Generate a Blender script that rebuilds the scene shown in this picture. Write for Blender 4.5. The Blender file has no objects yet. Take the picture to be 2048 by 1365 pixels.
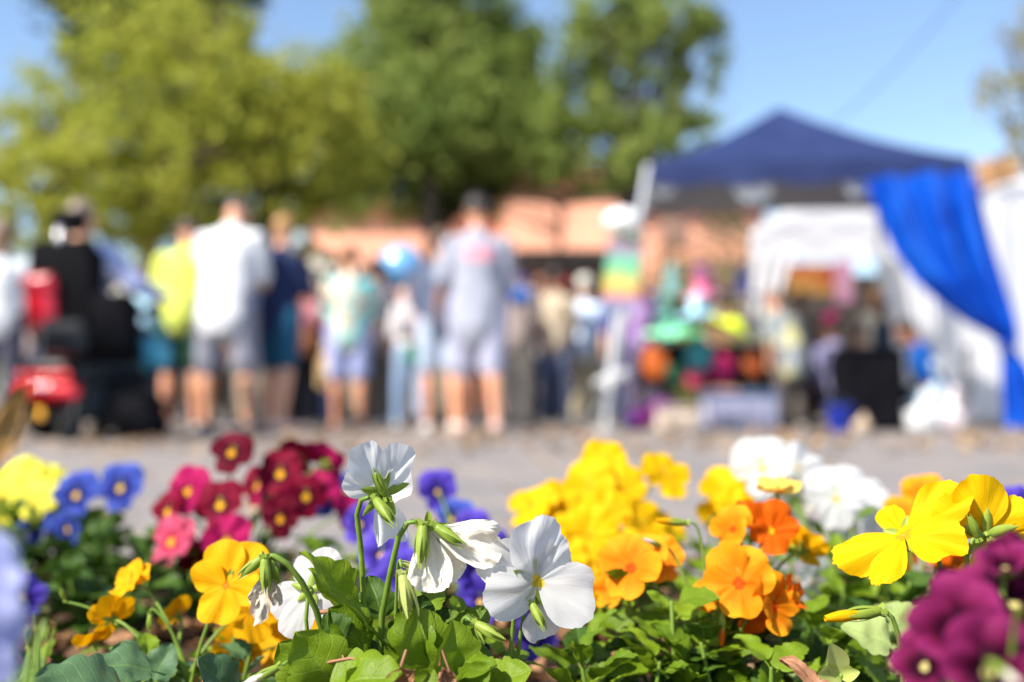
import bpy, math, random
from mathutils import Vector, Matrix, noise
R = math.radians
sc = bpy.context.scene
COL = sc.collection
PI = math.pi

# ------------------------------------------------------------------ camera
CAM_H = 0.25; FPX = 1991.0; PITCH = R(3.38)
cam_d = bpy.data.cameras.new('camera'); cam = bpy.data.objects.new('camera', cam_d); COL.objects.link(cam)
cam.location = (0, 0, CAM_H); cam.rotation_euler = (R(90) + PITCH, 0, 0)
cam_d.lens = 35.0; cam_d.sensor_width = 36.0; cam_d.clip_start = 0.02; cam_d.clip_end = 3000
cam_d.dof.use_dof = True; cam_d.dof.focus_distance = 0.580; cam_d.dof.aperture_fstop = 2.8
cam_d.dof.aperture_blades = 0
sc.camera = cam
# ------------------------------------------------------------------ light
SUN = Vector((-0.54, -0.46, 0.71)).normalized()
EXPOSURE = 0.95
w = bpy.data.worlds.new('World'); sc.world = w; w.use_nodes = True
nt = w.node_tree; sky = nt.nodes.new('ShaderNodeTexSky'); sky.sky_type = 'NISHITA'; sky.sun_disc = False
sky.sun_elevation = math.asin(SUN.z); sky.sun_rotation = math.atan2(SUN.x, SUN.y)
sky.air_density = 1.0; sky.dust_density = 0.6; sky.ozone_density = 2.0
nt.links.new(sky.outputs[0], nt.nodes['Background'].inputs[0]); nt.nodes['Background'].inputs[1].default_value = 0.125
sd = bpy.data.lights.new('sun', 'SUN'); sun = bpy.data.objects.new('sun', sd); COL.objects.link(sun)
sd.energy = 5.0; sd.angle = R(0.53); sd.color = (1.0, 0.94, 0.85)
sun.rotation_euler = SUN.to_track_quat('Z', 'Y').to_euler()
sc.view_settings.view_transform = 'Standard'; sc.view_settings.look = 'None'
sc.view_settings.exposure = EXPOSURE; sc.view_settings.gamma = 1.0; sc.view_settings.use_curve_mapping = False
sc.cycles.use_denoising = True
sc.cycles.max_bounces = 6; sc.cycles.transparent_max_bounces = 6; sc.cycles.transmission_bounces = 4
sc.cycles.sample_clamp_indirect = 6.0

# ------------------------------------------------------------------ helpers
def P(px, py, D):
    """world point seen at photo pixel (2048 wide) at depth D metres in front of the camera"""
    x = (px - 1024) / FPX; y = (682.5 - py) / FPX
    fw = math.cos(PITCH) - y * math.sin(PITCH); up = math.sin(PITCH) + y * math.cos(PITCH)
    return Vector((x * D / fw, D, CAM_H + up * D / fw))
def tag(o, label=None, cat=None, group=None, kind=None):
    if label: o['label'] = label
    if cat: o['category'] = cat
    if group: o['group'] = group
    if kind: o['kind'] = kind
    return o
def empty(name, loc, label, cat, group=None, rz=0):
    o = bpy.data.objects.new(name, None); COL.objects.link(o); o.location = loc; o.rotation_euler = (0, 0, rz)
    o.empty_display_size = 0.1
    return tag(o, label, cat, group)
def hx(s):
    def l(c):
        c /= 255.0
        return c / 12.92 if c <= 0.04045 else ((c + 0.055) / 1.055) ** 2.4
    return tuple(l(int(s[i:i+2], 16)) for i in (0, 2, 4)) + (1.0,)

class MB:
    def __init__(s): s.v = []; s.f = []; s.uv = None; s.mi = None
    def add(s, vs, fs):
        n = len(s.v); s.v.extend(vs); s.f.extend([tuple(i + n for i in f) for f in fs])
    def box(s, c, d, rot=None, bev=0.0):
        hx_, hy, hz = d[0] / 2, d[1] / 2, d[2] / 2; c = Vector(c)
        b = min(bev, hx_ * .9, hy * .9, hz * .9)
        if b <= 0:
            vs = [Vector((x, y, z)) for x in (-hx_, hx_) for y in (-hy, hy) for z in (-hz, hz)]
            fs = [(0,1,3,2),(4,6,7,5),(0,4,5,1),(2,3,7,6),(0,2,6,4),(1,5,7,3)]
        else:
            vs = []; idx = {}
            for sx in (-1, 1):
                for sy in (-1, 1):
                    for sz in (-1, 1):
                        for a in range(3):
                            p = [sx * (hx_ - b), sy * (hy - b), sz * (hz - b)]; p[a] = (sx * hx_, sy * hy, sz * hz)[a]
                            idx[(sx, sy, sz, a)] = len(vs); vs.append(Vector(p))
            fs = []
            g = lambda *k: idx[k]
            for q in (-1, 1):
                fs += [(g(q,-1,-1,0),g(q,1,-1,0),g(q,1,1,0),g(q,-1,1,0)),(g(-1,q,-1,1),g(1,q,-1,1),g(1,q,1,1),g(-1,q,1,1)),(g(-1,-1,q,2),g(1,-1,q,2),g(1,1,q,2),g(-1,1,q,2))]
                for r_ in (-1, 1):
                    fs += [(g(q,r_,-1,0),g(q,r_,1,0),g(q,r_,1,1),g(q,r_,-1,1)),(g(q,-1,r_,0),g(q,1,r_,0),g(q,1,r_,2),g(q,-1,r_,2)),(g(-1,q,r_,1),g(1,q,r_,1),g(1,q,r_,2),g(-1,q,r_,2))]
            for sx in (-1, 1):
                for sy in (-1, 1):
                    for sz in (-1, 1): fs.append((g(sx,sy,sz,0),g(sx,sy,sz,1),g(sx,sy,sz,2)))
        if rot is not None: vs = [rot @ v for v in vs]
        s.add([v + c for v in vs], fs); return s
    def tube(s, pts, n=10, side=None, cap=True):
        """pts: (Vector, rx, ry) rings; round caps"""
        pts = [(Vector(p[0]), p[1], p[2] if len(p) > 2 else p[1]) for p in pts]
        rings = []; m = len(pts); vs = []; fs = []; frames = []
        up0 = None
        for i in range(m):
            a = pts[max(i-1, 0)][0]; b = pts[min(i+1, m-1)][0]; t = (b - a)
            t = t.normalized() if t.length > 1e-9 else Vector((0, 0, 1))
            ref = Vector(side) if side is not None else (up0 if up0 is not None else (Vector((1, 0, 0)) if abs(t.x) < .8 else Vector((0, 1, 0))))
            x = ref - t * ref.dot(t)
            if x.length < .15: x = t.orthogonal()
            x.normalize(); up0 = x; frames.append((t, x, t.cross(x)))
        seq = []
        if cap:
            t, x, y = frames[0]; c, rx, ry = pts[0]; r = min(rx, ry)
            seq += [(c - t * r * .98, x, y, rx * .2, ry * .2), (c - t * r * .7, x, y, rx * .72, ry * .72)]
        for (c, rx, ry), (t, x, y) in zip(pts, frames): seq.append((c, x, y, rx, ry))
        if cap:
            t, x, y = frames[-1]; c, rx, ry = pts[-1]; r = min(rx, ry)
            seq += [(c + t * r * .7, x, y, rx * .72, ry * .72), (c + t * r * .98, x, y, rx * .2, ry * .2)]
        for c, x, y, rx, ry in seq:
            vs += [c + x * (math.cos(2*PI*k/n) * rx) + y * (math.sin(2*PI*k/n) * ry) for k in range(n)]
        for i in range(len(seq) - 1):
            for k in range(n):
                a = i*n+k; b = i*n+(k+1) % n; fs.append((a, b, b+n, a+n))
        fs.append(tuple(range(n))[::-1]); fs.append(tuple((len(seq)-1)*n + k for k in range(n)))
        s.add(vs, fs); return s
    def lathe(s, prof, c=(0, 0, 0), n=20, rot=None):
        """prof: list of (r, z)"""
        c = Vector(c); vs = []; fs = []
        for r_, z in prof:
            for k in range(n):
                v = Vector((math.cos(2*PI*k/n) * r_, math.sin(2*PI*k/n) * r_, z))
                if rot is not None: v = rot @ v
                vs.append(v + c)
        for i in range(len(prof) - 1):
            for k in range(n): fs.append((i*n+k, i*n+(k+1) % n, (i+1)*n+(k+1) % n, (i+1)*n+k))
        fs.append(tuple(range(n))[::-1]); fs.append(tuple((len(prof)-1)*n+k for k in range(n)))
        s.add(vs, fs); return s
    def ell(s, c, r, rot=None, n=16, m=10):
        c = Vector(c); prof = [(max(.02, math.sin(PI*i/m)), -math.cos(PI*i/m)) for i in range(m+1)]
        vs = []; fs = []
        for a, z in prof:
            for k in range(n):
                v = Vector((a*math.cos(2*PI*k/n)*r[0], a*math.sin(2*PI*k/n)*r[1], z*r[2]))
                if rot is not None: v = rot @ v
                vs.append(v + c)
        for i in range(m):
            for k in range(n): fs.append((i*n+k, i*n+(k+1) % n, (i+1)*n+(k+1) % n, (i+1)*n+k))
        s.add(vs, fs); return s
    def grid(s, fn, nu, nv, uvf=None):
        vs = [fn(i/nu, j/nv) for j in range(nv+1) for i in range(nu+1)]
        fs = [(j*(nu+1)+i, j*(nu+1)+i+1, (j+1)*(nu+1)+i+1, (j+1)*(nu+1)+i) for j in range(nv) for i in range(nu)]
        if s.uv is None: s.uv = {}
        n0 = len(s.v)
        for j in range(nv+1):
            for i in range(nu+1): s.uv[n0 + j*(nu+1)+i] = uvf(i/nu, j/nv) if uvf else (i/nu, j/nv)
        s.add(vs, fs); return s
    def mesh(s, name, smooth=True):
        me = bpy.data.meshes.new(name); me.from_pydata([tuple(v) for v in s.v], [], s.f)
        if s.uv is not None:
            uvl = me.uv_layers.new(name='UVMap'); li = [0] * len(me.loops); me.loops.foreach_get('vertex_index', li)
            buf = []
            for i in li: buf.extend(s.uv.get(i, (0.0, 0.0)))
            uvl.data.foreach_set('uv', buf)
        me.polygons.foreach_set('use_smooth', [smooth] * len(me.polygons)); me.update(); return me
    def build(s, name, m, parent=None, mat4=None, smooth=True):
        return link(name, s.mesh(name, smooth), m, parent, mat4)
def link(name, me, m, parent=None, mat4=None):
    if len(me.materials) == 0 and m is not None: me.materials.append(m)
    o = bpy.data.objects.new(name, me); COL.objects.link(o)
    if m is not None and me.materials[0] != m:
        o.material_slots[0].link = 'OBJECT'; o.material_slots[0].material = m
    if parent is not None: o.parent = parent
    if mat4 is not None: o.matrix_local = mat4
    return o
def rel(parent): return Matrix.Translation(-Vector(parent.location))
def remesh(mb, name, m, parent, voxel, wrinkle=0, wscale=9.0, seed=0, sm=2):
    """union of tubes -> ONE continuous surface"""
    me = mb.mesh(name); o = bpy.data.objects.new(name, me); COL.objects.link(o)
    md = o.modifiers.new('r', 'REMESH'); md.mode = 'VOXEL'; md.voxel_size = voxel
    if sm:
        ms = o.modifiers.new('s', 'SMOOTH'); ms.factor = .5; ms.iterations = sm
    dg = bpy.context.evaluated_depsgraph_get(); me2 = bpy.data.meshes.new_from_object(o.evaluated_get(dg))
    bpy.data.objects.remove(o); bpy.data.meshes.remove(me)
    if wrinkle:
        off = Vector((seed * 3.1, seed * 1.7, seed))
        nrm = [v.normal.copy() for v in me2.vertices]
        for v, nn in zip(me2.vertices, nrm):
            p = v.co
            q = Vector((p.x * wscale, p.y * wscale, p.z * wscale * .45)) + off
            v.co = p + nn * (noise.noise(q) * wrinkle + noise.noise(q * 2.3) * wrinkle * .4)
    me2.name = name; me2.polygons.foreach_set('use_smooth', [True] * len(me2.polygons)); me2.materials.clear()
    return link(name, me2, m, parent)

# ------------------------------------------------------------------ materials
MC = {}
class NT:
    def __init__(s, name):
        s.m = bpy.data.materials.new(name); s.m.use_nodes = True; s.t = s.m.node_tree; s.N = s.t.nodes; s.b = s.N['Principled BSDF']; s.out = s.N['Material Output']
    def n(s, ty, **k):
        x = s.N.new(ty)
        for a, b in k.items(): setattr(x, a, b)
        return x
    def l(s, a, b): s.t.links.new(a, b)
    def noise(s, scale, vec=None, detail=4, rough=.6, dist=0):
        x = s.n('ShaderNodeTexNoise'); x.inputs['Scale'].default_value = scale; x.inputs['Detail'].default_value = detail
        x.inputs['Roughness'].default_value = rough; x.inputs['Distortion'].default_value = dist
        if vec is not None: s.l(vec, x.inputs['Vector'])
        return x.outputs[0]
    def ramp(s, fac, stops, interp='LINEAR'):
        x = s.n('ShaderNodeValToRGB'); cr = x.color_ramp; cr.interpolation = interp
        while len(cr.elements) < len(stops): cr.elements.new(.5)
        for e, (p, c) in zip(cr.elements, stops):
            e.position = p; e.color = tuple(c) if len(c) == 4 else tuple(c) + (1,)
        s.l(fac, x.inputs[0]); return x.outputs[0]
    def mix(s, fac, a, b, mode='MIX'):
        x = s.n('ShaderNodeMix', data_type='RGBA', blend_type=mode)
        for i, q in ((0, fac), (6, a), (7, b)):
            if hasattr(q, 'links') or hasattr(q, 'is_linked'): s.l(q, x.inputs[i])
            else: x.inputs[i].default_value = q if i == 0 else (tuple(q) if len(q) == 4 else tuple(q) + (1,))
        return x.outputs[2]
    def math(s, op, a, b=0.0, c=None):
        x = s.n('ShaderNodeMath', operation=op)
        for i, q in enumerate((a, b) if c is None else (a, b, c)):
            if hasattr(q, 'is_linked'): s.l(q, x.inputs[i])
            else: x.inputs[i].default_value = q
        return x.outputs[0]
    def coord(s, which='Object'): return s.n('ShaderNodeTexCoord').outputs[which]
    def mapping(s, vec, scale=(1, 1, 1), loc=(0, 0, 0), rot=(0, 0, 0)):
        x = s.n('ShaderNodeMapping'); x.inputs['Scale'].default_value = scale; x.inputs['Location'].default_value = loc; x.inputs['Rotation'].default_value = rot
        s.l(vec, x.inputs['Vector']); return x.outputs[0]
    def bump(s, h, strength=.3, dist=.01):
        x = s.n('ShaderNodeBump'); x.inputs['Strength'].default_value = strength; x.inputs['Distance'].default_value = dist
        s.l(h, x.inputs['Height']); return x.outputs[0]
    def base(s, c, rough=.6, spec=.5, metal=0):
        if hasattr(c, 'is_linked'): s.l(c, s.b.inputs['Base Color'])
        else: s.b.inputs['Base Color'].default_value = tuple(c)[:3] + (1,)
        s.b.inputs['Roughness'].default_value = rough; s.b.inputs['Specular IOR Level'].default_value = spec; s.b.inputs['Metallic'].default_value = metal
        return s
    def trans(s, col, amt, nrm=None):
        tr = s.n('ShaderNodeBsdfTranslucent'); mx = s.n('ShaderNodeMixShader'); mx.inputs[0].default_value = amt
        if hasattr(col, 'is_linked'): s.l(col, tr.inputs[0])
        else: tr.inputs[0].default_value = tuple(col)[:3] + (1,)
        if nrm is not None: s.l(nrm, tr.inputs['Normal'])
        s.l(s.b.outputs[0], mx.inputs[1]); s.l(tr.outputs[0], mx.inputs[2]); s.l(mx.outputs[0], s.out.inputs[0]); return s

def M(kind, c, rough=.6, metal=0, scale=8, var=.18, spec=.4, bump=.0, key=None):
    """general painted / woven / metal surface with slight tonal variation"""
    k = (kind, tuple(c)[:3], rough, metal, scale, var, bump)
    if k in MC: return MC[k]
    t = NT(kind); co = t.coord()
    nz = t.noise(scale, co, 5, .6)
    d = tuple(x * (1 - var) for x in c[:3]); e = tuple(min(1, x * (1 + var * .5)) for x in c[:3])
    t.base(t.ramp(nz, [(.3, d), (.7, e)]), rough, spec, metal)
    if bump:
        t.l(t.bump(t.noise(scale * 6, co, 4), bump, .01), t.b.inputs['Normal'])
    MC[k] = t.m; return t.m
def cloth(c, var=.1, trans=0.0, rough=.85):
    k = ('cloth', tuple(c)[:3], trans)
    if k in MC: return MC[k]
    t = NT('woven_cloth'); co = t.coord(); nz = t.noise(14, co, 5, .6)
    col = t.ramp(nz, [(.3, tuple(x * (1 - var) for x in c[:3])), (.7, tuple(min(1, x * (1 + var * .4)) for x in c[:3]))])
    t.base(col, rough, .08);
    t.l(t.bump(t.noise(45, co, 3), .25, .006), t.b.inputs['Normal'])
    if trans: t.trans(col, trans)
    MC[k] = t.m; return t.m
def glossy(c, rough=.12):
    k = ('gloss', tuple(c)[:3], rough)
    if k in MC: return MC[k]
    t = NT('glossy_plastic'); t.base(t.ramp(t.noise(5, t.coord()), [(.2, tuple(x*.9 for x in c[:3])), (.8, c[:3])]), rough, .6); t.b.inputs['Coat Weight'].default_value = .5; t.b.inputs['Coat Roughness'].default_value = .05
    MC[k] = t.m; return t.m
def patterned(name, stops, scale, dist=1.5, rough=.8):
    k = ('pat', name)
    if k in MC: return MC[k]
    t = NT(name); t.base(t.ramp(t.noise(scale, t.coord(), 3, .5, dist), stops), rough, .3)
    MC[k] = t.m; return t.m
rnd = random.Random(7)
# ================================================================== SETTING
def road_mat():
    t = NT('worn_asphalt'); co = t.coord()
    big = t.noise(.55, co, 5, .6); fine = t.noise(60, co, 4, .7); mid = t.noise(2.4, t.mapping(co, (1, .8, 1)), 4, .6)
    c = t.ramp(big, [(.35, (.175, .155, .148)), (.65, (.24, .212, .196))])
    c = t.mix(.55, c, t.ramp(mid, [(.38, (.155, .14, .14)), (.5, (.235, .205, .19)), (.62, (.36, .28, .21))]))
    c = t.mix(.35, c, t.ramp(fine, [(.3, (.09, .085, .08)), (.7, (.34, .31, .29))]), 'MIX')
    t.base(c, .85, .3); t.l(t.bump(fine, .5, .006), t.b.inputs['Normal']); return t.m
g = MB(); g.grid(lambda u, v: Vector(((u-.5)*1600, -40 + (v**2.2)*1500, 0)), 24, 40)
tag(g.build('road', road_mat()), kind='structure')
def soil_mat():
    t = NT('dark_mulch_soil'); co = t.coord(); a = t.noise(90, co, 5, .7)
    t.base(t.ramp(a, [(.3, (.018, .011, .007)), (.55, (.07, .038, .02)), (.75, (.2, .1, .05))]), .95, .2)
    t.l(t.bump(a, .9, .006), t.b.inputs['Normal']); return t.m
def bedz(x, y): return .014 + .010 * noise.noise(Vector((x*7, y*7, 0))) + .005 * noise.noise(Vector((x*25, y*25, 3)))
def bf(u, v):
    x = -2.6 + u*5.2; y = -1.0 + v*2.40
    e = min(u, 1-u, v*2, (1-v)) * 14
    return Vector((x, y + .03*noise.noise(Vector((x*3, 0, 0)))*v, bedz(x, y) if e > .6 else .004 + (bedz(x, y) - .004) * max(0, e) / .6))
g = MB(); g.grid(bf, 190, 110); tag(g.build('flower_bed_soil', soil_mat()), kind='structure')

# bark chips and dead leaves that cover the soil
def litter_mat(name, cols):
    t = NT(name); geo = t.n('ShaderNodeNewGeometry')
    c = t.ramp(geo.outputs['Random Per Island'], cols, 'CONSTANT')
    nz = t.noise(60, t.coord(), 4)
    c = t.mix(.35, c, t.ramp(nz, [(.3, (.05, .02, .01)), (.7, (.5, .3, .15))])); t.base(c, .8, .3); t.trans(c, .15); return t.m
LC = [(0, (.10, .05, .025)), (.2, (.24, .11, .045)), (.4, (.38, .17, .07)), (.55, (.16, .08, .04)), (.7, (.48, .26, .12)), (.85, (.33, .2, .11)), (.94, (.55, .36, .2))]
def dryleaf(mb, c, L, W, yaw, pitch, roll, curl, seed, nu=4, nv=7):
    rot = Matrix.Rotation(yaw, 3, 'Z') @ Matrix.Rotation(pitch, 3, 'X') @ Matrix.Rotation(roll, 3, 'Y'); c = Vector(c)
    def f(u, v):
        s = (u-.5)*2; w_ = W * math.sin(PI*min(1, max(0, v))**.85)**.8 + .0004
        z = curl * L * (s*s*.8 + (v-.5)**2*1.4) + L*.06*noise.noise(Vector((u*4, v*4, seed)))
        return c + rot @ Vector((s*w_*(1-.3*abs(curl)), (v-.5)*L, z))
    mb.grid(f, nu, nv)
g = MB()
for i in range(2600):
    x = rnd.uniform(-1.3, 1.3); y = rnd.uniform(.3, 1.36)
    if abs(x) > .1 + y*.62: continue
    L = rnd.uniform(.012, .05); W = L * rnd.choice([.09, .12, .22, .3, .35])
    dryleaf(g, (x, y, bedz(x, y) + rnd.uniform(.003, .016)), L, W, rnd.uniform(0, 6.3), rnd.gauss(0, .25), rnd.gauss(0, .3), rnd.uniform(-.4, .5), i, 2, 4)
tag(g.build('bark_mulch', litter_mat('mulch_bits', LC)), 'brown bark chips and small dead leaves covering the flower bed soil', 'mulch', kind='stuff')
g = MB()
for i in range(1100):
    y = 1.9 + 7.5 * rnd.random()**1.2; x = rnd.uniform(-.62, .62) * y
    if i > 350: y = rnd.uniform(4.5, 8.5); x = rnd.uniform(-.6, .6)*y
    L = rnd.uniform(.03, .09) if i > 350 else rnd.uniform(.015, .05); dryleaf(g, (x, y, .006 + L*.1), L, L*.33, rnd.uniform(0, 6.3), rnd.gauss(0, .25), rnd.gauss(0, .3), rnd.uniform(-.2, .5), i, 2, 4)
tag(g.build('fallen_leaves', litter_mat('road_leaves', [(0, (.42, .28, .16)), (.3, (.5, .36, .22)), (.6, (.32, .2, .11)), (.8, (.58, .42, .26))])), 'small tan fallen leaves scattered over the grey road', 'fallen leaves', kind='stuff')

# ------------------------------------------------------------------ trees
def leaf_mat(name, cols, tr=.35):
    t = NT(name); geo = t.n('ShaderNodeNewGeometry'); c1 = t.ramp(geo.outputs['Random Per Island'], cols)
    nz = t.noise(.55, t.coord(), 3); c = t.mix(t.ramp(nz, [(.38, (0, 0, 0)), (.62, (.7, .7, .7))]), c1, cols[-1][1])
    t.base(c, .7, .15); t.trans(c, tr); return t.m
bark = M('bark', (.13, .095, .07), .9, scale=3, var=.5, bump=.6)
def crown_mesh(blobs, n, size, seed, gap=.0):
    """leaf sized faces spread through lumpy clusters; uneven outline with holes"""
    r = random.Random(seed); vs = []; fs = []
    wts = [b[1][0]*b[1][1]*b[1][2] for b in blobs]
    tot = sum(wts); k = 0
    for (c, rad), wt in zip(blobs, wts):
        c = Vector(c)
        for _ in range(int(n * wt / tot)):
            d = Vector((r.gauss(0, 1), r.gauss(0, 1), r.gauss(0, 1))).normalized() * (r.random() ** .45) * (1 + .45 * r.random() ** 4)
            p = Vector((d.x*rad[0], d.y*rad[1], d.z*rad[2])) + c
            if noise.noise(p * (1.3 / max(.35, size*6)) + Vector((seed, 0, 0))) < gap: continue
            s = size * r.uniform(.6, 1.3)
            nrm = (d + Vector((r.gauss(0, .8), r.gauss(0, .8), r.gauss(.3, .8)))).normalized()
            a = nrm.orthogonal().normalized(); b = nrm.cross(a); th = r.uniform(0, 6.3)
            a, b = a*math.cos(th) + b*math.sin(th), b*math.cos(th) - a*math.sin(th)
            q = len(vs)
            vs += [tuple(p - a*s), tuple(p - b*s*.42 + nrm*s*.1), tuple(p + a*s), tuple(p + b*s*.42 + nrm*s*.1)]
            fs.append((q, q+1, q+2, q+3))
    me = bpy.data.meshes.new('crown'); me.from_pydata(vs, [], fs); return me
def tree(label, base, trunk_top, r0, blobs, n, size, mat, seed, gap=-.1, group=None, name='tree'):
    t = empty(name, base, label, 'tree', group); r = random.Random(seed); base = Vector(base); top = Vector(trunk_top)
    mb = MB(); mid = (base+top)/2 + Vector((r.uniform(-.1, .1), 0, 0))
    mb.tube([(base - Vector((0, 0, .05)), r0*1.5), (base.lerp(mid, .2), r0*1.1), (mid, r0), (top, r0*.75)], 12)
    mb.build('trunk', bark, t, rel(t))
    mb = MB()
    for (c, rad) in blobs:
        c = Vector(c)
        for k in range(3):
            e = c + Vector((r.uniform(-.7, .7)*rad[0], r.uniform(-.6, .6)*rad[1], r.uniform(-.4, .8)*rad[2]))
            st = base.lerp(top, r.uniform(.75, 1.0)); m1 = st.lerp(e, .45) + Vector((r.uniform(-.3, .3), r.uniform(-.2, .2), .12*(e-st).length))
            mb.tube([(st, r0*.42), (m1, r0*.25), (e, r0*.05)], 6)
            for j in range(3):
                e2 = e + Vector((r.uniform(-.5, .5)*rad[0], r.uniform(-.5, .5)*rad[1], r.uniform(-.1, .6)*rad[2])); mb.tube([(m1.lerp(e, .5), r0*.12), (e2, r0*.03)], 5)
    mb.build('limbs', bark, t, rel(t))
    me = crown_mesh(blobs, n, size, seed, gap); link('crown', me, mat, t, rel(t))
    return t
def B(px, py, D, rpx, rpy, rd=None):
    s = D / FPX; return (P(px, py, D), (rpx*s, (rd if rd else rpx*s*.9), rpy*s))
YG = leaf_mat('yellow_green_leaves', [(0, (.22, .25, .028)), (.35, (.39, .395, .045)), (.7, (.54, .51, .09)), (1, (.30, .34, .05))], .5)
MG = leaf_mat('mid_green_leaves', [(0, (.13, .18, .03)), (.4, (.24, .31, .06)), (.8, (.38, .42, .12)), (1, (.17, .24, .05))], .45)
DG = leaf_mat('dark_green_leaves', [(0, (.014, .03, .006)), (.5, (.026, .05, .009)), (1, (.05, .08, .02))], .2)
OG = leaf_mat('olive_leaves', [(0, (.26, .22, .08)), (.5, (.36, .31, .12)), (1, (.3, .28, .1))], .4)
# big yellow green tree, drooping to head height
tree('broad yellow-green tree drooping behind the crowd on the left', Vector((P(545, 838, 13.5).x, 13.5, 0)), P(540, 250, 13.5), .16,
     [B(330, 120, 13.5, 200, 120), B(180, 230, 13.5, 170, 110), B(470, 200, 13.2, 230, 130), B(120, 360, 13.0, 170, 110), B(330, 340, 13.0, 240, 130),
      B(560, 300, 13.4, 200, 110), B(300, 440, 13.2, 230, 60), B(650, 230, 13.8, 120, 90), B(470, 410, 13.3, 180, 70), B(30, 420, 13.4, 120, 90), B(620, 400, 14, 110, 50), B(600, 200, 14, 130, 80), B(700, 330, 14, 90, 90), B(60, 300, 13.4, 110, 90), B(380, 60, 13.6, 130, 60)], 40000, .085, YG, 3, .0)
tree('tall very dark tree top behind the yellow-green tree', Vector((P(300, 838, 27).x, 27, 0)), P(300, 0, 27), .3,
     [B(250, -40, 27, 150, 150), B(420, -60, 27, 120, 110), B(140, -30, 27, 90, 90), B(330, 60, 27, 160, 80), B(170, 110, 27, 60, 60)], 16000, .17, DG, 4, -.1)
tree('large mid-green tree above the middle of the crowd', Vector((P(860, 838, 19).x, 19, 0)), P(860, 230, 19), .13,
     [B(850, 60, 19, 140, 140), B(760, 170, 19, 130, 120), B(960, 110, 19, 120, 110), B(880, 230, 18.6, 190, 130), B(1010, 240, 19, 110, 120), B(720, 260, 18.4, 100, 80), B(960, 310, 18.8, 110, 40), B(790, -60, 19, 90, 80), B(700, 190, 19, 80, 90), B(1070, 190, 19, 90, 110), B(1090, 300, 19, 110, 70), B(880, -40, 19, 150, 70), B(1010, 80, 19, 90, 70)], 36000, .11, MG, 5, -.1)
tree('dense evergreen with shade painted into dark leaves under the mid-green tree', Vector((P(880, 838, 21).x, 21, 0)), P(880, 400, 21), .12,  # leaf colour darkened to stand for deep shade below the crown
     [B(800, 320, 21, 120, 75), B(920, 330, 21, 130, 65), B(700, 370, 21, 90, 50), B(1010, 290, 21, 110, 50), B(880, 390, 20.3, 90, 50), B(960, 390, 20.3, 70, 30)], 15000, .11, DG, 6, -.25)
tree('airy green tree with sky showing through its limbs beside the navy canopy', Vector((P(1250, 838, 18).x, 18, 0)), P(1262, 330, 18), .13,
     [B(1290, 60, 18, 120, 80), B(1170, 110, 18, 85, 90), B(1390, 120, 18, 65, 100), B(1270, 170, 18, 70, 50), B(1400, 230, 18, 55, 70), B(1110, 250, 18, 75, 80), B(1290, 310, 18, 105, 75), B(1130, 320, 18, 90, 45), B(1215, 340, 17.6, 70, 40), B(1380, 330, 18, 50, 45), B(1300, -30, 18, 80, 70), B(1200, 230, 18, 90, 60), B(1330, 230, 18, 60, 60), B(1210, 30, 18, 80, 60), B(1400, 60, 18, 60, 60)], 19000, .10, MG, 8, -.02)
tree('thin leafy branches hanging in front of the peach building wall', Vector((P(1120, 838, 20).x, 20, 0)), P(1120, 380, 20), .05,
     [B(1060, 365, 20, 60, 35), B(1150, 385, 20, 50, 25), B(1220, 370, 20, 50, 35), B(780, 425, 20, 90, 25), B(690, 440, 20, 60, 30), B(1450, 450, 20, 50, 40), B(980, 420, 20, 50, 30)], 1500, .10, MG, 12, .0)
tree('sparse pale olive tree at the right edge against the sky', Vector((P(2100, 838, 30).x, 30, 0)), P(2090, 300, 30), .15,
     [B(2030, 120, 30, 60, 70), B(2000, 200, 30, 70, 60), B(2090, 80, 30, 90, 90), B(2040, 290, 30, 50, 60), B(2110, 230, 30, 90, 100)], 2600, .16, OG, 9, .0)
# low shrubs and hedge far behind the crowd
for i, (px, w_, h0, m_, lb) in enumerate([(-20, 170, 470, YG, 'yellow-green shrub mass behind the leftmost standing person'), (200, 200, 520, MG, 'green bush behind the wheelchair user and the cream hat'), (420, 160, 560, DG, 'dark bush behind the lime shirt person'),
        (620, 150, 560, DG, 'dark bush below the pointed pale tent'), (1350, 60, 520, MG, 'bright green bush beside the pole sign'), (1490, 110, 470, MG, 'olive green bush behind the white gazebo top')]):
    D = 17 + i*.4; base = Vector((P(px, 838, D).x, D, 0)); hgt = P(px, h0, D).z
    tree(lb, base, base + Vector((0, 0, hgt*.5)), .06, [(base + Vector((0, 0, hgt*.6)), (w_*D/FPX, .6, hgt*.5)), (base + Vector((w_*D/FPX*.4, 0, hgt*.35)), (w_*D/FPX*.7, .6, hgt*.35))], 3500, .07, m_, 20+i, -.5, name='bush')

# ------------------------------------------------------------------ buildings far behind
stucco = M('peach_stucco', (.92, .44, .29), .9, scale=1.2, var=.2, bump=.2)
trim_shade = M('dark_trim_and_shade', (.05, .04, .035), .7); glass = glossy((.02, .03, .04), .08); roofm = M('terracotta_roof', (.90, .43, .28), .85, scale=4, var=.25, bump=.4)
D = 25
bl = empty('stucco_building', Vector((P(1030, 838, D).x, D, 0)), 'peach stucco building with a dark porch roof seen behind the crowd', 'building'); T = rel(bl)
def wallbox(name, px0, px1, top, D0, D1, m_, par):
    a = P(px0, top, D0); b = P(px1, top, D0); mb = MB(); mb.box(((a.x+b.x)/2, (D0+D1)/2, a.z/2), (b.x-a.x, D1-D0, a.z)); return mb.build(name, m_, par, rel(par), False)
w1 = wallbox('wall', 1000, 1260, 350, 25, 31, stucco, bl); w2 = wallbox('wall', 560, 998, 412, 25.6, 31, stucco, bl); w3 = wallbox('wall', 1262, 1530, 395, 25.3, 31, stucco, bl)
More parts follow.
